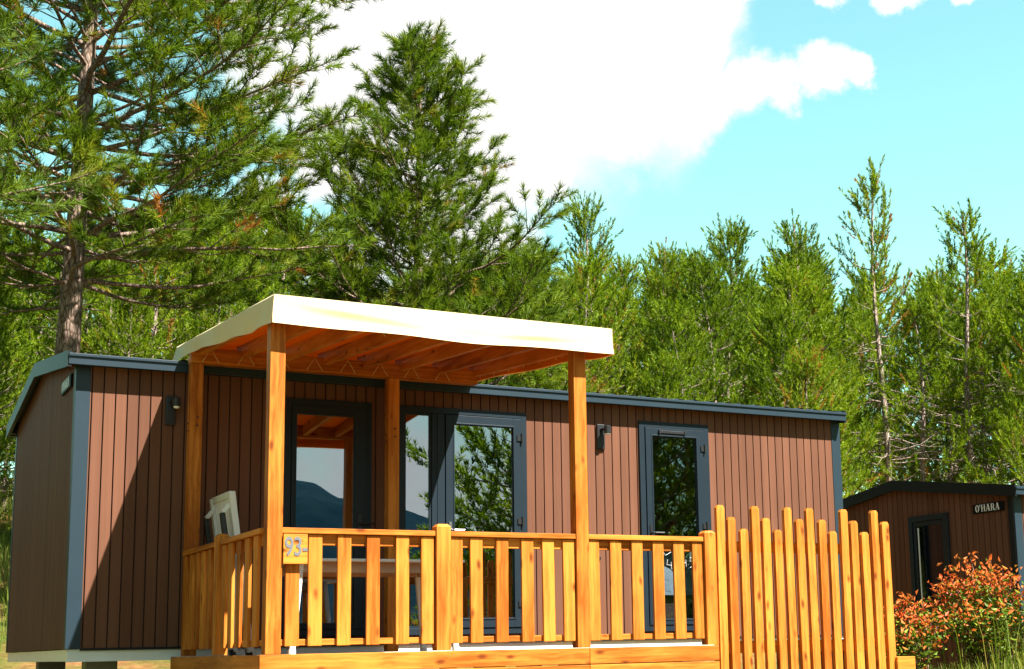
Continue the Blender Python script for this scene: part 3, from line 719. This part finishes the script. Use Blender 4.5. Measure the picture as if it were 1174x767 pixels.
# bed seen through the right-hand door -----------------------------------
bd = thing('bed', (5.95, .93, .13), 'bed with rumpled pale blue bedding seen through the right-hand door', 'bed')
m = MB(); m.box(-.9, .9, -.75, .8, .0, .40); part('bed_base', m, DARK, bd, bevel=.01)
P = []
for i in range(25):
    row = []
    for j in range(25):
        u, v_ = i/24, j/24; e = min(u, 1-u, v_, 1-v_)
        row.append((-.93+1.86*u, -.8+1.62*v_, .42 + .28*min(1, e/.12)**.5 + .035*math.sin(u*17+3*math.sin(v_*7))*math.sin(v_*13) if e > 0 else .38))
    P.append(row)
m = MB(); m.grid(P); part('duvet', m, BEDDING, bd, smooth=True)
m = MB(); m.sphere((.15,-.36,.72), .34, 16, 10, sq=(1.2,.8,.45)); part('pillow', m, BEDDING, bd, smooth=True)

# ------------------------------------------------------------------ pines
def tuft_templates(rng, n, ln, w, seg, spread=(.35, 1.0), k=6):
    T = []
    for _ in range(k):
        V = np.zeros((n, 3, 3), np.float32)
        for i in range(n):
            a = rng.uniform(0, 6.283); sp = rng.uniform(*spread); z0 = rng.uniform(-.3, 1)*seg
            if i < n*.2: sp *= .45; z0 = seg
            d = np.array([math.cos(a)*math.sin(sp), math.sin(a)*math.sin(sp), math.cos(sp)])
            side = np.cross(d, rng.normal(size=3)); side /= np.linalg.norm(side)
            b = np.array([0, 0, z0]); l = ln*rng.uniform(.75, 1.15)
            V[i] = [b - side*w/2, b + side*w/2, b + d*l]
        T.append(V)
    return T
class Pine:
    def __init__(s, seed): s.r = np.random.default_rng(seed); s.tv = []; s.tf = []; s.nv = 0; s.tp = []; s.td = []; s.ts = []
    def tube(s, pts, r0, r1, n):
        pts = np.asarray(pts, float); k = len(pts); rad = np.linspace(r0, r1, k)
        tg = np.gradient(pts, axis=0); tg /= np.linalg.norm(tg, axis=1)[:, None] + 1e-9
        ref = np.array([.3, .2, 1.]) if abs(tg[0][2]) < .8 else np.array([1., .1, 0])
        a = np.cross(tg, ref); a /= np.linalg.norm(a, axis=1)[:, None] + 1e-9; b = np.cross(tg, a)
        th = np.arange(n)*2*math.pi/n
        V = pts[:, None] + (a[:, None]*np.cos(th)[None, :, None] + b[:, None]*np.sin(th)[None, :, None])*rad[:, None, None]
        i, j = np.meshgrid(np.arange(k-1), np.arange(n), indexing='ij'); j2 = (j+1) % n
        F = np.stack([i*n+j, i*n+j2, (i+1)*n+j2, (i+1)*n+j], -1).reshape(-1, 4) + s.nv
        s.tv.append(V.reshape(-1, 3)); s.tf.append(F); s.nv += k*n
    def poly(s, p, az, el, Ln, n, up, wig=.1):
        pts = [np.array(p, float)]
        for i in range(n):
            d = np.array([math.cos(el)*math.cos(az), math.cos(el)*math.sin(az), math.sin(el)])
            pts.append(pts[-1] + d*Ln/n); az += s.r.normal(0, wig); el += up/n + s.r.normal(0, wig*.6)
        return np.array(pts), az, el
    def tuft(s, p, az, el, sc=1.):
        s.tp.append(p); s.td.append([math.cos(el)*math.cos(az), math.cos(el)*math.sin(az), math.sin(el)]); s.ts.append(sc*s.r.uniform(.8, 1.2))
    def branch(s, p, az, el, Ln, rb, up, sub=.2, tstep=.15, bare=.2, ns=6, sparse=1.0, tubes=True, side=.75, tel=(.05, .9), low=.25):
        r = s.r; pts, a2, e2 = s.poly(p, az, el, Ln, ns, up); s.tube(pts, rb, .006, 5)
        s.tuft(pts[-1], a2, e2+.3)
        for q in np.linspace(.55, .95, max(2, int(Ln*.45/.2))):
            f = q*ns; i = min(ns-1, int(f)); d = pts[i+1]-pts[i]
            s.tuft(pts[i]+d*(f-i), math.atan2(d[1], d[0])+r.normal(0,.5), math.asin(max(-1, min(1, d[2]/(Ln/ns))))+r.uniform(.1,.7))
        m = max(3, int(Ln*(1-bare)/sub)); seg = Ln/ns
        for q in np.linspace(bare, .98, m):
            f = q*ns; i = min(ns-1, int(f)); pos = pts[i] + (pts[i+1]-pts[i])*(f-i)
            d = pts[i+1]-pts[i]; baz = math.atan2(d[1], d[0]); bel = math.asin(max(-1, min(1, d[2]/seg)))
            for sd in (1, -1):
                if r.random() > sparse: continue
                l = (Ln*(1-q)*.45 + .24)*r.uniform(.6, 1.2); l = min(l, 1.3)
                sp, sa, se = s.poly(pos, baz + sd*r.uniform(.6, 1.1), bel*.6 + r.uniform(-.15, .45), l, 3, .35, .15)
                if tubes: s.tube(sp, .008+.006*l, .004, 3)
                nt = max(1, int(l*.8/tstep))
                for t in np.linspace(1, low, nt+1):
                    g = t*3; k = min(2, int(g)); pp = sp[k] + (sp[k+1]-sp[k])*(g-k)
                    dd = sp[k+1]-sp[k]; ta = math.atan2(dd[1], dd[0])
                    s.tuft(pp, ta + (r.uniform(-.9, .9) if t < 1 else r.normal(0, .2)), r.uniform(*tel), 1 if t > .5 else .85)
                    if l > .5 and t < .95 and r.random() < side:
                        za = ta + r.choice([-1, 1])*r.uniform(.6, 1.1); zl = r.uniform(.12, .26); ze = r.uniform(.1, .7)
                        q2 = pp + zl*np.array([math.cos(ze)*math.cos(za), math.cos(ze)*math.sin(za), math.sin(ze)])
                        if tubes: s.tube([pp, q2], .006, .004, 3)
                        s.tuft(q2, za, ze+.25)
    def build(s, T, nm):
        V = np.concatenate(s.tv); F = np.concatenate(s.tf)
        trunk = arr_mesh(nm+'_trunk', V, F, [s.bark], smooth=True)
        P = np.array(s.tp); D = np.array(s.td); S = np.array(s.ts); n = len(P)
        ref = s.r.normal(size=(n, 3)); A = np.cross(D, ref); A /= np.linalg.norm(A, axis=1)[:, None]; B = np.cross(D, A)
        M = np.stack([A, B, D], -1)*S[:, None, None]
        ti = s.r.integers(0, len(T), n); VV = []; TT = []
        tint = np.clip(s.r.normal(.5, .2, n), 0, .94); tint[s.r.random(n) < .012] = .985
        for k in range(len(T)):
            ix = np.where(ti == k)[0]
            if not len(ix): continue
            W = np.einsum('nij,mvj->nmvi', M[ix], T[k]) + P[ix][:, None, None, :]
            VV.append(W.reshape(-1, 3)); TT.append(np.repeat(tint[ix], len(T[k])))
        VV = np.concatenate(VV); TT = np.concatenate(TT)
        TT = np.clip(TT + s.r.normal(0, .05, len(TT))*(TT < .95), 0, 1)
        crown = arr_mesh(nm+'_crown', VV, np.arange(len(VV)).reshape(-1, 3), [s.needle], TT)
        return trunk, crown

def make_pine(seed, H, r0, h0, Lf, el0, el1, up, spacing, nbr, T, nm, bark, needle, lean=(0,0), dead=8, deadlen=.8, rtop=.02, twist=.03, **kw):
    s = Pine(seed); s.bark, s.needle = bark, needle; r = s.r
    n = 18; tz = np.linspace(-.3, H, n); ph = r.uniform(0, 6, 2)
    tx = lean[0]*tz + twist*np.sin(tz*.55+ph[0])*(tz/H); ty = lean[1]*tz + twist*np.sin(tz*.6+ph[1])*(tz/H)
    tp = np.stack([tx, ty, tz], 1)
    at = lambda h: np.array([np.interp(h, tz, tx), np.interp(h, tz, ty), h])
    rad = lambda h: r0 + (rtop-r0)*min(1, max(0, h/H))**.85
    # trunk with its own taper and a flared foot
    pts = tp; k = len(pts); nn = 12
    th = np.arange(nn)*2*math.pi/nn
    V = []; 
    for i in range(k):
        rr = rad(tz[i])*(1.35 if i == 0 else 1.08 if i == 1 else 1)
        V.append(np.stack([pts[i][0]+rr*np.cos(th)*(1+r.normal(0,.03,nn)), pts[i][1]+rr*np.sin(th)*(1+r.normal(0,.03,nn)), np.full(nn, pts[i][2])], 1))
    i, j = np.meshgrid(np.arange(k-1), np.arange(nn), indexing='ij'); j2 = (j+1) % nn
    s.tv.append(np.concatenate(V)); s.tf.append(np.stack([i*nn+j, i*nn+j2, (i+1)*nn+j2, (i+1)*nn+j], -1).reshape(-1, 4)); s.nv = k*nn
    h = h0; az = r.uniform(0, 6)
    while h < H-.25:
        t = (h-h0)/(H-h0); nb_ = nbr if t < .85 else max(3, nbr-1)
        az += r.uniform(.4, 1.2)
        for b in range(nb_):
            a = az + 6.283*b/nb_ + r.normal(0, .22); Ln = Lf(t)*r.uniform(.55, 1.2)
            if Ln < .12: continue
            hh = h + r.normal(0, .06)
            s.branch(at(hh), a, el0+(el1-el0)*t + r.normal(0, .1), Ln, .009+.0125*Ln*(.5 if Ln < 1 else .7), up, **kw)
        h += spacing*(1-.35*t)*r.uniform(.8, 1.2)
    for q in np.linspace(H-.45, H, 5): s.tuft(at(q), r.uniform(0, 6.28), r.uniform(.9, 1.5), .9)
    for _ in range(dead):
        h = r.uniform(.12*H, h0+.15*H); a = r.uniform(0, 6.28); l = deadlen*r.uniform(.3, 1.2)
        p, a2, e2 = s.poly(at(h), a, r.uniform(-.35, .25), l, 4, r.uniform(-.3, .5), .22); s.tube(p, .012+.008*l, .004, 4)
        for q in (1, 2, 3):
            if r.random() < .7: s.tube(s.poly(p[q], a2 + r.choice([-1,1])*r.uniform(.5,1.1), r.uniform(-.2,.4), l*.35, 2, .2, .2)[0], .007, .003, 3)
    return s.build(T, nm)
def plant_tree(name, meshes, loc, rz, sc, label, group=None, cat='pine tree'):
    t = thing(name, loc, label, cat, group, rz); t.scale = (sc[0], sc[0], sc[1]) if hasattr(sc, '__len__') else (sc, sc, sc)
    link('trunk', meshes[0], t); link('crown', meshes[1], t); return t

trng = np.random.default_rng(11)
T_HERO = tuft_templates(trng, 70, .17, .0125, .18, (.3, 1.3))
T_NEAR = tuft_templates(trng, 90, .17, .009, .2, (.3, 1.2))
T_FAR = tuft_templates(trng, 44, .12, .027, .42, (.35, .95))

# tall pine at the left: bare lower trunk, long drooping limbs
ax_, ay_ = 1.13, 9.0; zA = gz(ax_, ay_)
mA = make_pine(21, 15.8, .235, 4.9, lambda t: 5.0*(1-t)**.75*(.6+.4*min(1, t*5)) + .3, -.05, .8, .35, .43, 6, T_HERO, 'tall_pine', BARK, NEEDLE_DARK,
               lean=(.037,0), dead=22, deadlen=1.3, sub=.33, tstep=.24, bare=.32, ns=8, sparse=.74, side=.8, low=.45)
plant_tree('tall_pine', mA, (ax_-.08, ay_, zA), .6, 1, 'tallest pine with thick bare grey trunk rising behind the home at left')
# big conical pine in the middle
bx, by = 6.95, 10.0; zB = gz(bx, by)
mB = make_pine(5, 10.55-zB, .17, 1.6, lambda t: 4.1*(1-t)**.8*(.75+.25*min(1,t*4)) + .14, .05, .6, .65, .50, 5, T_HERO, 'cone_pine', BARK, NEEDLE_DARK,
               dead=6, sub=.30, tstep=.24, bare=.14, ns=7, sparse=.88, side=.75, low=.4)
plant_tree('conical_pine', mB, (bx, by, zB), 1.0, 1, 'big dark green conical pine rising behind the cream canopy')
# nearer pine whose boughs reach in from the left edge
mC = make_pine(33, 8.6, .17, 5.35, lambda t: 2.6*(1-t)**.6 + .2, .0, .8, .35, 1.05, 3, T_NEAR, 'near_pine', BARK, NEEDLE_NEAR,
               dead=5, sub=.3, tstep=.25, bare=.25, ns=6, sparse=.85, side=.5)
plant_tree('leaning_in_pine', mC, (-1.55, 4.1, gz(-1.55, 4.1)), .3, 1, 'near pine whose long-needled boughs reach in from the left edge')

# young stand: a few grown individuals, copied
VAR = []
for i, (H, Lm, h0, sp, nb_, el0, sps) in enumerate([(8.5, 2.8, .9, .70, 5, .15, .85), (8.5, 2.5, 1.2, .76, 5, .2, .85), (8.5, 3.1, .8, .74, 5, .1, .85), (8.5, 2.6, 1.0, .66, 4, .25, .9), (8.5, 2.0, 1.8, .72, 4, .2, .75)]):
    VAR.append(make_pine(100+i, H, .11, h0, (lambda Lm: lambda t: Lm*(1-t)**.9*(.8+.2*min(1,t*3)) + .16)(Lm), el0, .4, .5, sp, nb_, T_FAR, 'stand_pine_%d' % i, BARK_PALE, NEEDLE_LITE,
               dead=14, deadlen=.9, sub=.42, tstep=.38, bare=.22, ns=5, sparse=sps, side=.35, tel=(.45, 1.4), twist=.2))
BAREV = [make_pine(200+i, 9.5, .115, 4.0, lambda t: 1.6*(1-t)**.8*(.5+.5*min(1,t*2.5)) + .1, -.05, .5, .8, .74, 3, T_FAR, 'bare_pine_%d' % i, BARK_PALE, NEEDLE_LITE,
               dead=70, deadlen=1.5, sub=.5, tstep=.4, bare=.35, ns=5, sparse=.55, side=.2, tel=(.7, 1.45), twist=.14) for i in range(2)]
def stand(name, meshes, Hm, x, y, ztop, w, label, group=None, rz=None):
    z = gz(x, y); s = (ztop - z)/Hm
    return plant_tree(name, meshes, (x, y, z), rnd.uniform(0, 6.28) if rz is None else rz, (s*w, s), label, group)
for x, y, h in ((.1, 13.2, 4.4), (1.3, 17.5, 6.0), (-.6, 17.0, 5.5)):
    stand('low_pine', VAR[2], 8.5, x, y, h, 1.3, 'low bushy pine on the slope behind the left end of the home', 'low pines behind the left end')
# individually recognisable ones
stand('slender_pine', BAREV[0], 9.5, 21.2, 14.75, 11.6, .95, 'tallest slender pine with bare straight trunk and sparse twiggy top at right', rz=1)
stand('slender_pine', BAREV[1], 9.5, 23.2, 13.85, 10.75, 1.1, 'slender bare-trunked pine with fuller top nearest the right edge')
stand('stand_pine', VAR[4], 8.5, 13.5, 16, 10.35, .8, 'thin-topped young pine just right of the big conical pine')
stand('stand_pine', VAR[0], 8.5, 19.3, 15.8, 10.55, .9, 'pointed young pine topping the skyline above the right corner of the home')
stand('stand_pine', VAR[2], 8.5, 16.76, 15.1, 9.75, .85, 'broad bushy young pine in the middle of the skyline')
stand('stand_pine', VAR[3], 8.5, 14.6, 14.3, 8.85, .8, 'young pine in the skyline gap above the canopy corner')
stand('edge_pine', VAR[2], 8.5, 19.9, 8.1, 6.9, .8, 'darker pine whose boughs just enter at the right edge')
CX, CY = -1.775, -12.158
frng = random.Random(4)
for r_, lo, hi in ((24.5, 17, 51), (27.5, 3, 53), (30, 1, 54), (33, 1, 54), (36.8, 0, 54), (40, -1, 55), (44, -2, 56), (50, -3, 57)):
    a = lo + frng.uniform(0, 3)
    while a < hi:
        rr = r_ + frng.uniform(-1.3, 1.3); x = CX + rr*math.sin(R(a)); y = CY + rr*math.cos(R(a))
        px = 697 + 1616*math.tan(R(a-29.27))
        if px < 340: py = 238
        elif px < 640: py = 308
        elif px < 960: py = 312
        else: py = 322
        py += frng.uniform(-24, 40) + (75 if r_ < 26 else 40 if r_ < 29 else 0)
        zt = (741-py)/1616*rr*math.cos(R(a-29.27))*1.01
        z = gz(x, y)
        ok = zt-z > 3.2 and not (px > 930 and r_ < 36.5) and y > 5.2 and not (math.hypot(x-ax_, y-ay_) < 1.6 or math.hypot(x-bx, y-by) < 2.0)
        if ok:
            stand('stand_pine', VAR[frng.randrange(5)], 8.5, x, y, zt, frng.uniform(.9, 1.3), 'bright green young pine in the dense stand on the slope behind', 'pines of the stand behind the homes')
        a += frng.uniform(1.5, 2.5)*180/math.pi/rr
# pines in front of the terrace, seen only in the panes
for x, y, h, k in ((12.7, -14.4, 8.0, 2), (14.2, -14.8, 8.2, 0), (17.0, -16.5, 8.6, 2), (13.2, -18.2, 9.2, 3), (20, -14.8, 8.5, 2), (23, -17.5, 9, 0), (16, -21, 9.5, 2)):
    stand('garden_pine', VAR[k], 8.5, x, y, h, 1.15, 'pine opposite the terrace, mirrored in the door glass', 'pines mirrored in the glass')

for x, y, h, k in ((-7.2, .8, 8.4, 2), (-8.2, 4.6, 9.2, 0), (-8.8, -3.2, 8.6, 2), (-11, 1.5, 9.5, 0), (-6.4, 8.0, 9.6, 2), (-11.5, -6.5, 9, 3)):  # unseen pines added to block sky and bounce light on the end wall
    stand('added_shade_pine', VAR[k], 8.5, x, y, h, 1.25, 'unseen pine added to shade the left end of the home', 'added pines shading the left end')

# ------------------------------------------------------------------ shrubs and grass
def shrub(name, loc, n_st, h, w, nleaf, red, seed, label, size=.068, stems_vis=True):
    r = np.random.default_rng(seed); t = thing(name, loc, label, 'shrub')
    V = []; Fq = []; tint = []; ends = []
    sm = MB()
    for i in range(n_st):
        a = r.uniform(0, 6.28); rad = w*math.sqrt(r.random()); hh = h*(1-.45*(rad/w)**2)*r.uniform(.72, 1.02)
        p0 = Vector((r.normal(0, .08), r.normal(0, .08), -.05)); p3 = Vector((rad*math.cos(a), rad*math.sin(a), hh))
        pts = [p0.lerp(p3, q) + Vector((0, 0, .12*math.sin(q*3.14)))*(1 if q not in (0, 1) else 0) + Vector((r.normal(0,.015), r.normal(0,.015), 0)) for q in (0, .25, .5, .75, 1)]
        sm.tube(pts, [.012, .010, .008, .006, .003], 5); ends.append((pts, hh))
    part('stems', sm, SHRUBBARK, t)
    for i in range(nleaf):
        pts, hh = ends[r.integers(len(ends))]
        q = r.beta(2.2, 1.1)*4; k = min(3, int(q)); p = np.array(pts[k].lerp(pts[k+1], q-k)) + r.normal(0, .055, 3)
        if p[2] < .06: continue
        d = r.normal(size=3); d[2] = abs(d[2])*.5 + .35*(q > 3.2); d /= np.linalg.norm(d); s_ = np.cross(d, r.normal(size=3)); s_ /= np.linalg.norm(s_); nrm = np.cross(d, s_)
        l = size*r.uniform(.6, 1.25); wd = l*.40; b = len(V)
        V += [p, p+d*l*.45+s_*wd*.5+nrm*.012, p+d*l+nrm*-.006, p+d*l*.45-s_*wd*.5+nrm*.012, p+d*l*.45-nrm*.004]
        Fq += [(b, b+1, b+4), (b+1, b+2, b+4), (b+2, b+3, b+4), (b+3, b, b+4)]
        rel = q/4*(.55+.45*p[2]/h); isred = r.random() < red*sst(.55, .8, rel) + .06*red
        tint += [r.uniform(.58, .95) if isred else r.uniform(.0, .52)]*4
    link('foliage', arr_mesh('foliage', V, Fq, [SHRUBM], tint), t); return t
def on(x, y): return (x, y, gz(x, y))
shrub('red_tipped_shrub', on(8.25, -1.75), 42, 1.22, .62, 3200, .85, 1, 'large shrub with orange red young leaves in front of the right-hand home')
shrub('red_tipped_shrub', on(7.32, -1.75), 24, .98, .36, 1400, .8, 2, 'smaller red-leaved shrub pressed against the end of the picket fence')
shrub('green_shrub', on(9.15, -2.0), 22, .95, .36, 700, .12, 3, 'green leafy shrub at the right edge beside the red-tipped shrub', size=.085)
rg_ = np.random.default_rng(9); V = []; Fq = []; tt = []
def blades(n, fx, fy, h):
    for _ in range(n):
        x, y = fx(), fy(); z = gz(x, y)-.01; l = h*rg_.uniform(.4, 1.15); a = rg_.uniform(0, 6.28); w = rg_.uniform(.004, .008); ln = rg_.uniform(.05, .5)*l
        b = len(V); c, s_ = math.cos(a), math.sin(a)
        V.extend([(x-s_*w, y+c*w, z), (x+s_*w, y-c*w, z), (x+c*ln*.35+s_*w*.7, y+s_*ln*.35-c*w*.7, z+l*.62), (x+c*ln*.35-s_*w*.7, y+s_*ln*.35+c*w*.7, z+l*.62), (x+c*ln, y+s_*ln, z+l)])
        Fq.extend([(b, b+1, b+2), (b, b+2, b+3), (b+3, b+2, b+4)]); tt.extend([float(np.clip(rg_.normal(.55, .22), 0, 1))]*3)
blades(7000, lambda: rg_.uniform(6.6, 10.2), lambda: rg_.uniform(-4.6, -.6), .24)
blades(700, lambda: rg_.normal(8.9, .5), lambda: rg_.normal(-2.4, .5), .75)
blades(16000, lambda: rg_.uniform(-4.5, 2.5), lambda: rg_.uniform(7.5, 19), .42)
tag(link('grass', arr_mesh('grass', V, Fq, [GRASSM], tt)), kind='stuff', label='tall dry and green grass on the bank and slope', cat='grass')

# ------------------------------------------------------------------ sky and sun
SUN = Vector((.553, -1, 1.65)).normalized()
sl = bpy.data.lights.new('sun', 'SUN'); sl.energy = 5.0; sl.angle = R(.5); sl.color = (1, .94, .84)
so = bpy.data.objects.new('sun', sl); COL.objects.link(so); so.rotation_euler = SUN.to_track_quat('Z', 'Y').to_euler()
w = bpy.data.worlds.new('World'); scene.world = w; w.use_nodes = True
nt = w.node_tree; nt.nodes.clear()
out = nt.nodes.new('ShaderNodeOutputWorld'); bg = nt.nodes.new('ShaderNodeBackground'); bg.inputs['Strength'].default_value = .05
sky = nt.nodes.new('ShaderNodeTexSky'); sky.sky_type = 'NISHITA'; sky.sun_disc = False
sky.sun_elevation = math.asin(SUN.z); sky.sun_rotation = math.atan2(SUN.x, SUN.y); sky.air_density = 1.0; sky.dust_density = .1; sky.ozone_density = 1.0
tint = mixc(nt, 1.0, sky.outputs[0], (1.45, 2.05, 1.35), 'MULTIPLY')
tc = nt.nodes.new('ShaderNodeTexCoord')
wn_ = N(nt, 'ShaderNodeTexNoise', Scale=12.0, Detail=8.0, Roughness=.62); L(nt, tc.outputs['Generated'], wn_.inputs['Vector'])
wa = N(nt, 'ShaderNodeVectorMath', operation='MULTIPLY_ADD'); wa.inputs[1].default_value = (.085,)*3
sub = N(nt, 'ShaderNodeVectorMath', operation='SUBTRACT'); sub.inputs[1].default_value = (.5,)*3; L(nt, wn_.outputs['Color'], sub.inputs[0])
L(nt, sub.outputs[0], wa.inputs[0]); L(nt, tc.outputs['Generated'], wa.inputs[2])
# cloud puffs: direction and angular size
CL = [(0.2534, 0.8816, 0.3983, 0.0498), (0.3025, 0.8646, 0.4012, 0.0854), (0.3596, 0.849, 0.3871, 0.0925), (0.4129, 0.8216, 0.393, 0.0996), (0.4638, 0.7891, 0.4028, 0.0854), (0.4964, 0.7613, 0.4172, 0.0427), (0.5102, 0.7744, 0.3742, 0.0363), (0.4594, 0.8072, 0.3707, 0.0569), (0.4118, 0.8485, 0.3324, 0.0427), (0.3936, 0.8676, 0.3038, 0.0427), (0.5391, 0.7527, 0.3778, 0.0272), (0.5598, 0.741, 0.3709, 0.0199), (0.5819, 0.7207, 0.3768, 0.023), (0.5954, 0.7094, 0.377, 0.0141), (0.2997, 0.8909, 0.3413, 0.0498), (0.3096, 0.9174, 0.25, 0.0427), (0.248, 0.9195, 0.3051, 0.0285), (0.4356, 0.8421, 0.318, 0.0157), (0.5738, 0.6969, 0.4301, 0.0142), (0.61, 0.669, 0.4246, 0.0158), (0.6352, 0.6464, 0.4227, 0.0124), (0.5209, 0.7327, 0.438, 0.0139), (0.3609, 0.8838, 0.2977, 0.064), (0.3413, 0.9164, 0.2092, 0.0569), (0.1063, 0.8996, 0.4235, 0.0142)]
acc = None
for dx, dy, dz, rr in CL:
    dn = N(nt, 'ShaderNodeVectorMath', operation='DISTANCE'); dn.inputs[1].default_value = (dx, dy, dz); L(nt, wa.outputs[0], dn.inputs[0])
    v_ = math_(nt, 'SUBTRACT', 1.0, math_(nt, 'DIVIDE', dn.outputs['Value'], rr))
    acc = v_ if acc is None else math_(nt, 'MAXIMUM', acc, v_)
big = N(nt, 'ShaderNodeTexNoise', Scale=2.6, Detail=9.0, Roughness=.58); L(nt, tc.outputs['Generated'], big.inputs['Vector'])
sp_ = N(nt, 'ShaderNodeSeparateXYZ'); L(nt, tc.outputs['Generated'], sp_.inputs[0])
back = N(nt, 'ShaderNodeMapRange', interpolation_type='SMOOTHSTEP'); back.inputs['From Min'].default_value = .35; back.inputs['From Max'].default_value = .05; L(nt, sp_.outputs['Y'], back.inputs['Value'])
bc = N(nt, 'ShaderNodeMapRange', interpolation_type='SMOOTHSTEP'); bc.inputs['From Min'].default_value = .50; bc.inputs['From Max'].default_value = .66; L(nt, big.outputs['Fac'], bc.inputs['Value'])
bm_ = math_(nt, 'MULTIPLY', back.outputs[0], bc.outputs[0])
fm = N(nt, 'ShaderNodeMapRange', interpolation_type='SMOOTHSTEP'); fm.inputs['From Min'].default_value = -.12; fm.inputs['From Max'].default_value = .42; L(nt, acc, fm.inputs['Value'])
mask = math_(nt, 'MAXIMUM', fm.outputs[0], bm_)
# deeper, clearer sky on the side of the sun, pale bright sky over the forest
dp = N(nt, 'ShaderNodeMapRange', interpolation_type='SMOOTHSTEP'); dp.inputs['From Min'].default_value = -.3; dp.inputs['From Max'].default_value = .4; dp.inputs['To Min'].default_value = .45; dp.inputs['To Max'].default_value = 1.0
L(nt, sp_.outputs['Y'], dp.inputs['Value'])
cf = N(nt, 'ShaderNodeMapRange'); cf.inputs['From Min'].default_value = .45; cf.inputs['From Max'].default_value = 1; cf.inputs['To Min'].default_value = .85; cf.inputs['To Max'].default_value = 1.0; L(nt, dp.outputs[0], cf.inputs['Value'])
col = mixc(nt, mask, mixc(nt, 1.0, tint, dp.outputs[0], 'MULTIPLY'), mixc(nt, 1.0, (6.0, 5.9, 5.75), cf.outputs[0], 'MULTIPLY'))
L(nt, col, bg.inputs['Color']); L(nt, bg.outputs[0], out.inputs[0])

# ------------------------------------------------------------------ camera
cam = bpy.data.cameras.new('camera'); co = bpy.data.objects.new('camera', cam); COL.objects.link(co)
yw, pt, rl = R(-29.27), R(9.445), R(-1.225)
fw = Vector((-math.sin(yw)*math.cos(pt), math.cos(yw)*math.cos(pt), math.sin(pt))); rt = Vector((math.cos(yw), math.sin(yw), 0)); upv = rt.cross(fw)
r2 = rt*math.cos(rl) + upv*math.sin(rl); u2 = -rt*math.sin(rl) + upv*math.cos(rl)
M = Matrix((r2, u2, -fw)).transposed().to_4x4(); M.translation = (CX, CY, .003); co.matrix_world = M
cam.sensor_width = 36; cam.lens = 36*1615.8/1174; cam.shift_x = -110.5/1174; cam.shift_y = 89.4/1174
cam.clip_start = .1; cam.clip_end = 3000; scene.camera = co
vs = scene.view_settings; vs.view_transform = 'Standard'; vs.look = 'None'; vs.exposure = 2.0; vs.gamma = 1; vs.use_curve_mapping = False
scene.cycles.max_bounces = 8; scene.cycles.transparent_max_bounces = 16
